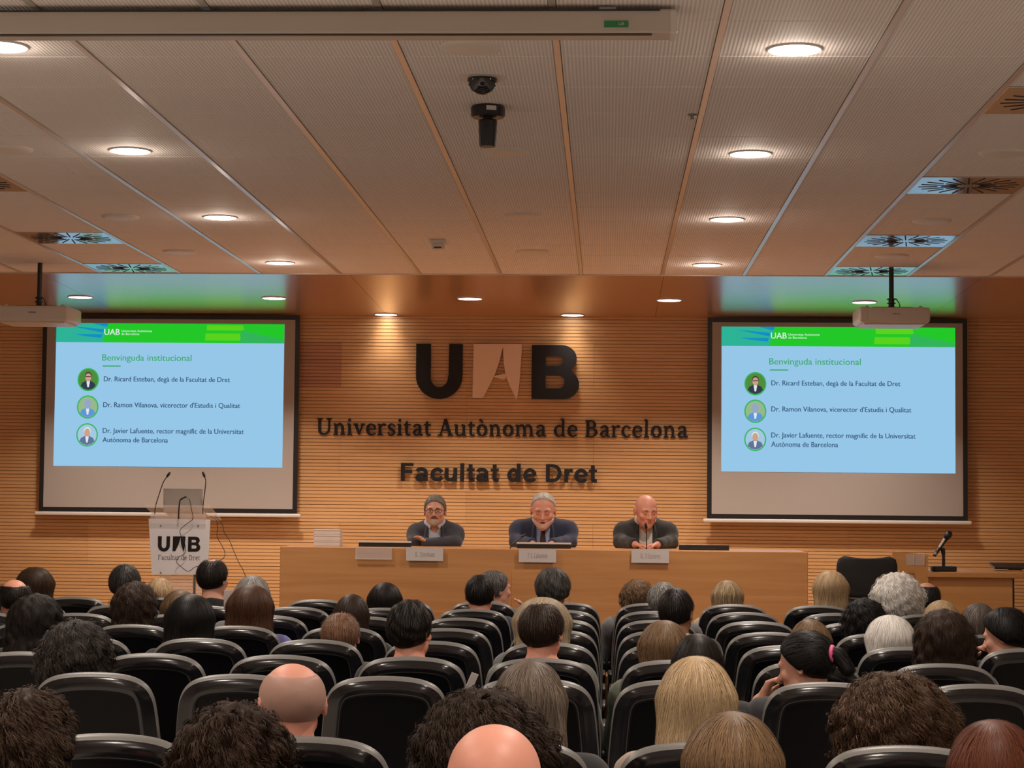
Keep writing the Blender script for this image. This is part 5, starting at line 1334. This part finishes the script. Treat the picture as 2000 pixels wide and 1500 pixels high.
    if openm: face('mouth', MB().lathe([(.016, 0), (.014, .002), (.001, .0025)], (0, .0865, -.055), n=16, R=Matrix.Rotation(-math.pi/2, 3, 'X') @ Matrix.Diagonal((1, .38, 1)).to_3x3()), M_MOUTH)
    else: face('lips', MB().tube([(-.021, .084, -.053), (-.008, .0945, -.050), (.008, .0945, -.050), (.021, .084, -.053)], [.0015, .0035, .0035, .0015], 6), M_LIP)
    if beard:
        def bf(p):
            d = head_sdf(p, detail=False, ears=False)-(.0005 if beard == 'full' else .004)-.0012*np.sin(p[:, 0]*400)*np.sin(p[:, 2]*300)
            x, y, z = p[:, 0], p[:, 1], p[:, 2]
            if beard == 'goatee':
                reg = np.minimum(sd_ell(p, (0, .085, -.078), (.030, .035, .030)), sd_ell(p, (0, .09, -.045), (.034, .03, .011)))
                reg = smax(reg, -sd_ell(p, (0, .10, -.054), (.017, .03, .005)), .003)
            else:
                reg = np.maximum(z+.062+np.abs(x)*-.30, -y-.0); reg = smax(reg, -sd_ell(p, (0, .10, -.052), (.026, .03, .010)), .004)
                reg = np.minimum(reg, sd_ell(p, (0, .09, -.040), (.030, .03, .006)))
            return np.maximum(d-.002, reg)
        v, f = surface_nets(bf, np.arange(-.09, .09, .0035, dtype=np.float32), np.arange(-.02, .13, .0035, dtype=np.float32), np.arange(-.125, .03, .0035, dtype=np.float32), 2)
        if len(f): me = np_mesh('beard', v, f); q = hs(link('beard', me, M_BEARDL if beard == 'full' else M_BEARD, o, j['head'], rot))
        if beard == 'goatee':
            face('moustache', MB().tube([(-.030, .075, -.056), (-.018, .091, -.044), (0, .099, -.039), (.018, .091, -.044), (.030, .075, -.056)], [.002, .0055, .006, .0055, .002], 8), M_BEARDD)
        else: face('moustache', MB().tube([(-.026, .080, -.048), (-.014, .094, -.040), (0, .099, -.037), (.014, .094, -.040), (.026, .080, -.048)], [.002, .004, .005, .004, .002], 8), M_BEARDL)
    if hair: hs(link('hair', make_hair(seed=int(px), **hair), None, o, j['head'], rot))
    if glasses_: hs(glasses(o, j['head'], rot))
    return o
TZ = (TT-STAGE)
def JP(**k):
    j = dict(pelvis=(0, -.02, .54), waist=(0, .0, .68), chest=(0, .0, .81), nb=(0, .03, .925), head=(0, .085, 1.055), legs=False, slim=.84,
             sh=[(-.160, .01, .900), (.160, .01, .900)], el=[(-.175, .05, .80), (.175, .05, .80)], hs=.84)
    j = J0(**{**j, **k}); return j
zt = TZ+.028
j1 = JP(nocut=1, wr=[(.040, .195, zt-.004), (-.02, .13, zt-.02)], hd=[((.6, .0, .45), (.3, .2, -.6)), ((-.8, -.2, -.1), (0, -.5, -.8))], el=[(-.140, .11, zt), (.140, .11, zt)], sh=[(-.132, .01, .902), (.132, .01, .902)], curl=.5, hs=.72, pitch=-.02, hsc=.92)
j2 = JP(wr=[(-.07, .27, zt-.015), (.07, .27, zt-.015)], hd=[((.9, .2, -.1), (0, 0, -1)), ((-.9, .2, -.1), (0, 0, -1))], el=[(-.190, .08, zt), (.190, .08, zt)], sh=[(-.172, .01, .912), (.172, .01, .912)], head=(0, .14, 1.04), pitch=-.24, mouth=.004, shut=1, curl=.6, hsc=1.04)
j3 = JP(wr=[(-.08, .27, zt-.015), (.08, .27, zt-.015)], hd=[((.9, .2, -.1), (0, 0, -1)), ((-.9, .2, -.1), (0, 0, -1))], el=[(-.178, .08, zt), (.178, .08, zt)], sh=[(-.155, .01, .902), (.155, .01, .902)], head=(0, .13, 1.04), pitch=-.22, yaw=.30, shut=1, curl=.6, hsc=.98)
panellist(850, 966, 14.45, j1, 1.0, M_SUIT1, M_SH1, 'fair', 'person with grey hair, goatee and glasses in dark jacket, arms folded, left panellist',
          dict(kind='short', rx=.083, t=.014, c1='salt', c2='grey', n=2500, slen=.035, wid=.002, seg=6, mix=.5, res=.006, lift=.005), (.048, .034), beard='goatee', glasses_=True)
panellist(1061, 963, 14.4, j2, 1.0, M_SUIT2, M_SH2, 'pink', 'person with white hair and dark tie in navy suit, reading, middle panellist',
          dict(kind='short', rx=.083, t=.006, hl=.035, c1='silver', c2='white', n=2500, slen=.03, wid=.002, seg=6, mix=.5, res=.006, lift=.006), (.056, .042), beard='full', tie=True, pin=True, brow=M_BROWG, openm=True)
panellist(1262, 967, 14.4, j3, 1.0, M_SUIT3, M_SH3, 'pink', 'bald person in black jacket and open white shirt looking down, right panellist',
          None, (.05, .045), pin=True)
# panel chairs, low backs mostly hidden by the sitters
for px in (850, 1061, 1262):
    x = P(px, 1060, 14.75).x
    t = empty('panel_chair', (x, 14.68, STAGE), label='dark office chair under the %s panellist' % {850: 'left', 1061: 'middle', 1262: 'right'}[px], cat='chair')
    obj('seat', MB().rbox((0, 0, .40), (.42, .42, .07), .025, 2), M_FAB, t)
    obj('backrest', MB().rbox((0, .25, .62), (.36, .05, .30), .02, 2), M_FAB, t)
    obj('back_support', MB().box((0, .26, .45), (.06, .02, .16)), M_BLACK, t)
    obj('column', MB().tube([(0, 0, .06), (0, 0, .37)], .026, 10), M_METAL, t)
    for i in range(5):
        a = i*2*math.pi/5; lg = obj('leg', MB().tube([(0, 0, .08), (.25*math.cos(a), .25*math.sin(a), .05)], [.02, .014], 8), M_BLACK, t)
        obj('castor', MB().lathe([(.024, -.012), (.024, .012)], (.25*math.cos(a), .25*math.sin(a), .025), n=10, R=Matrix.Rotation(math.pi/2, 3, 'X')), M_BLACK, lg)
# ------------------------------------------------------------------ small things among the audience
def sheet(px, py, Y, w_, h_, rot, label, m=M_CARD):
    p = P(px, py, Y); o = obj('paper_sheet', MB().box((0, 0, 0), (w_, .004, h_)), m, None, p, rot); tag(o, label, 'paper'); return o
sheet(455, 1172, 11.3, .10, .11, (.15, 0, .2), 'cream paper sheet held up beside the dark-haired head below the lectern')
sheet(921, 1332, 7.75, .028, .07, (.2, .35, .4), 'edge of a white paper beside the empty chair in the middle')
sheet(1076, 1418, 5.62, .045, .075, (-.1, 0, .1), 'small white paper sheet over the shoulder of the long brown-haired head')
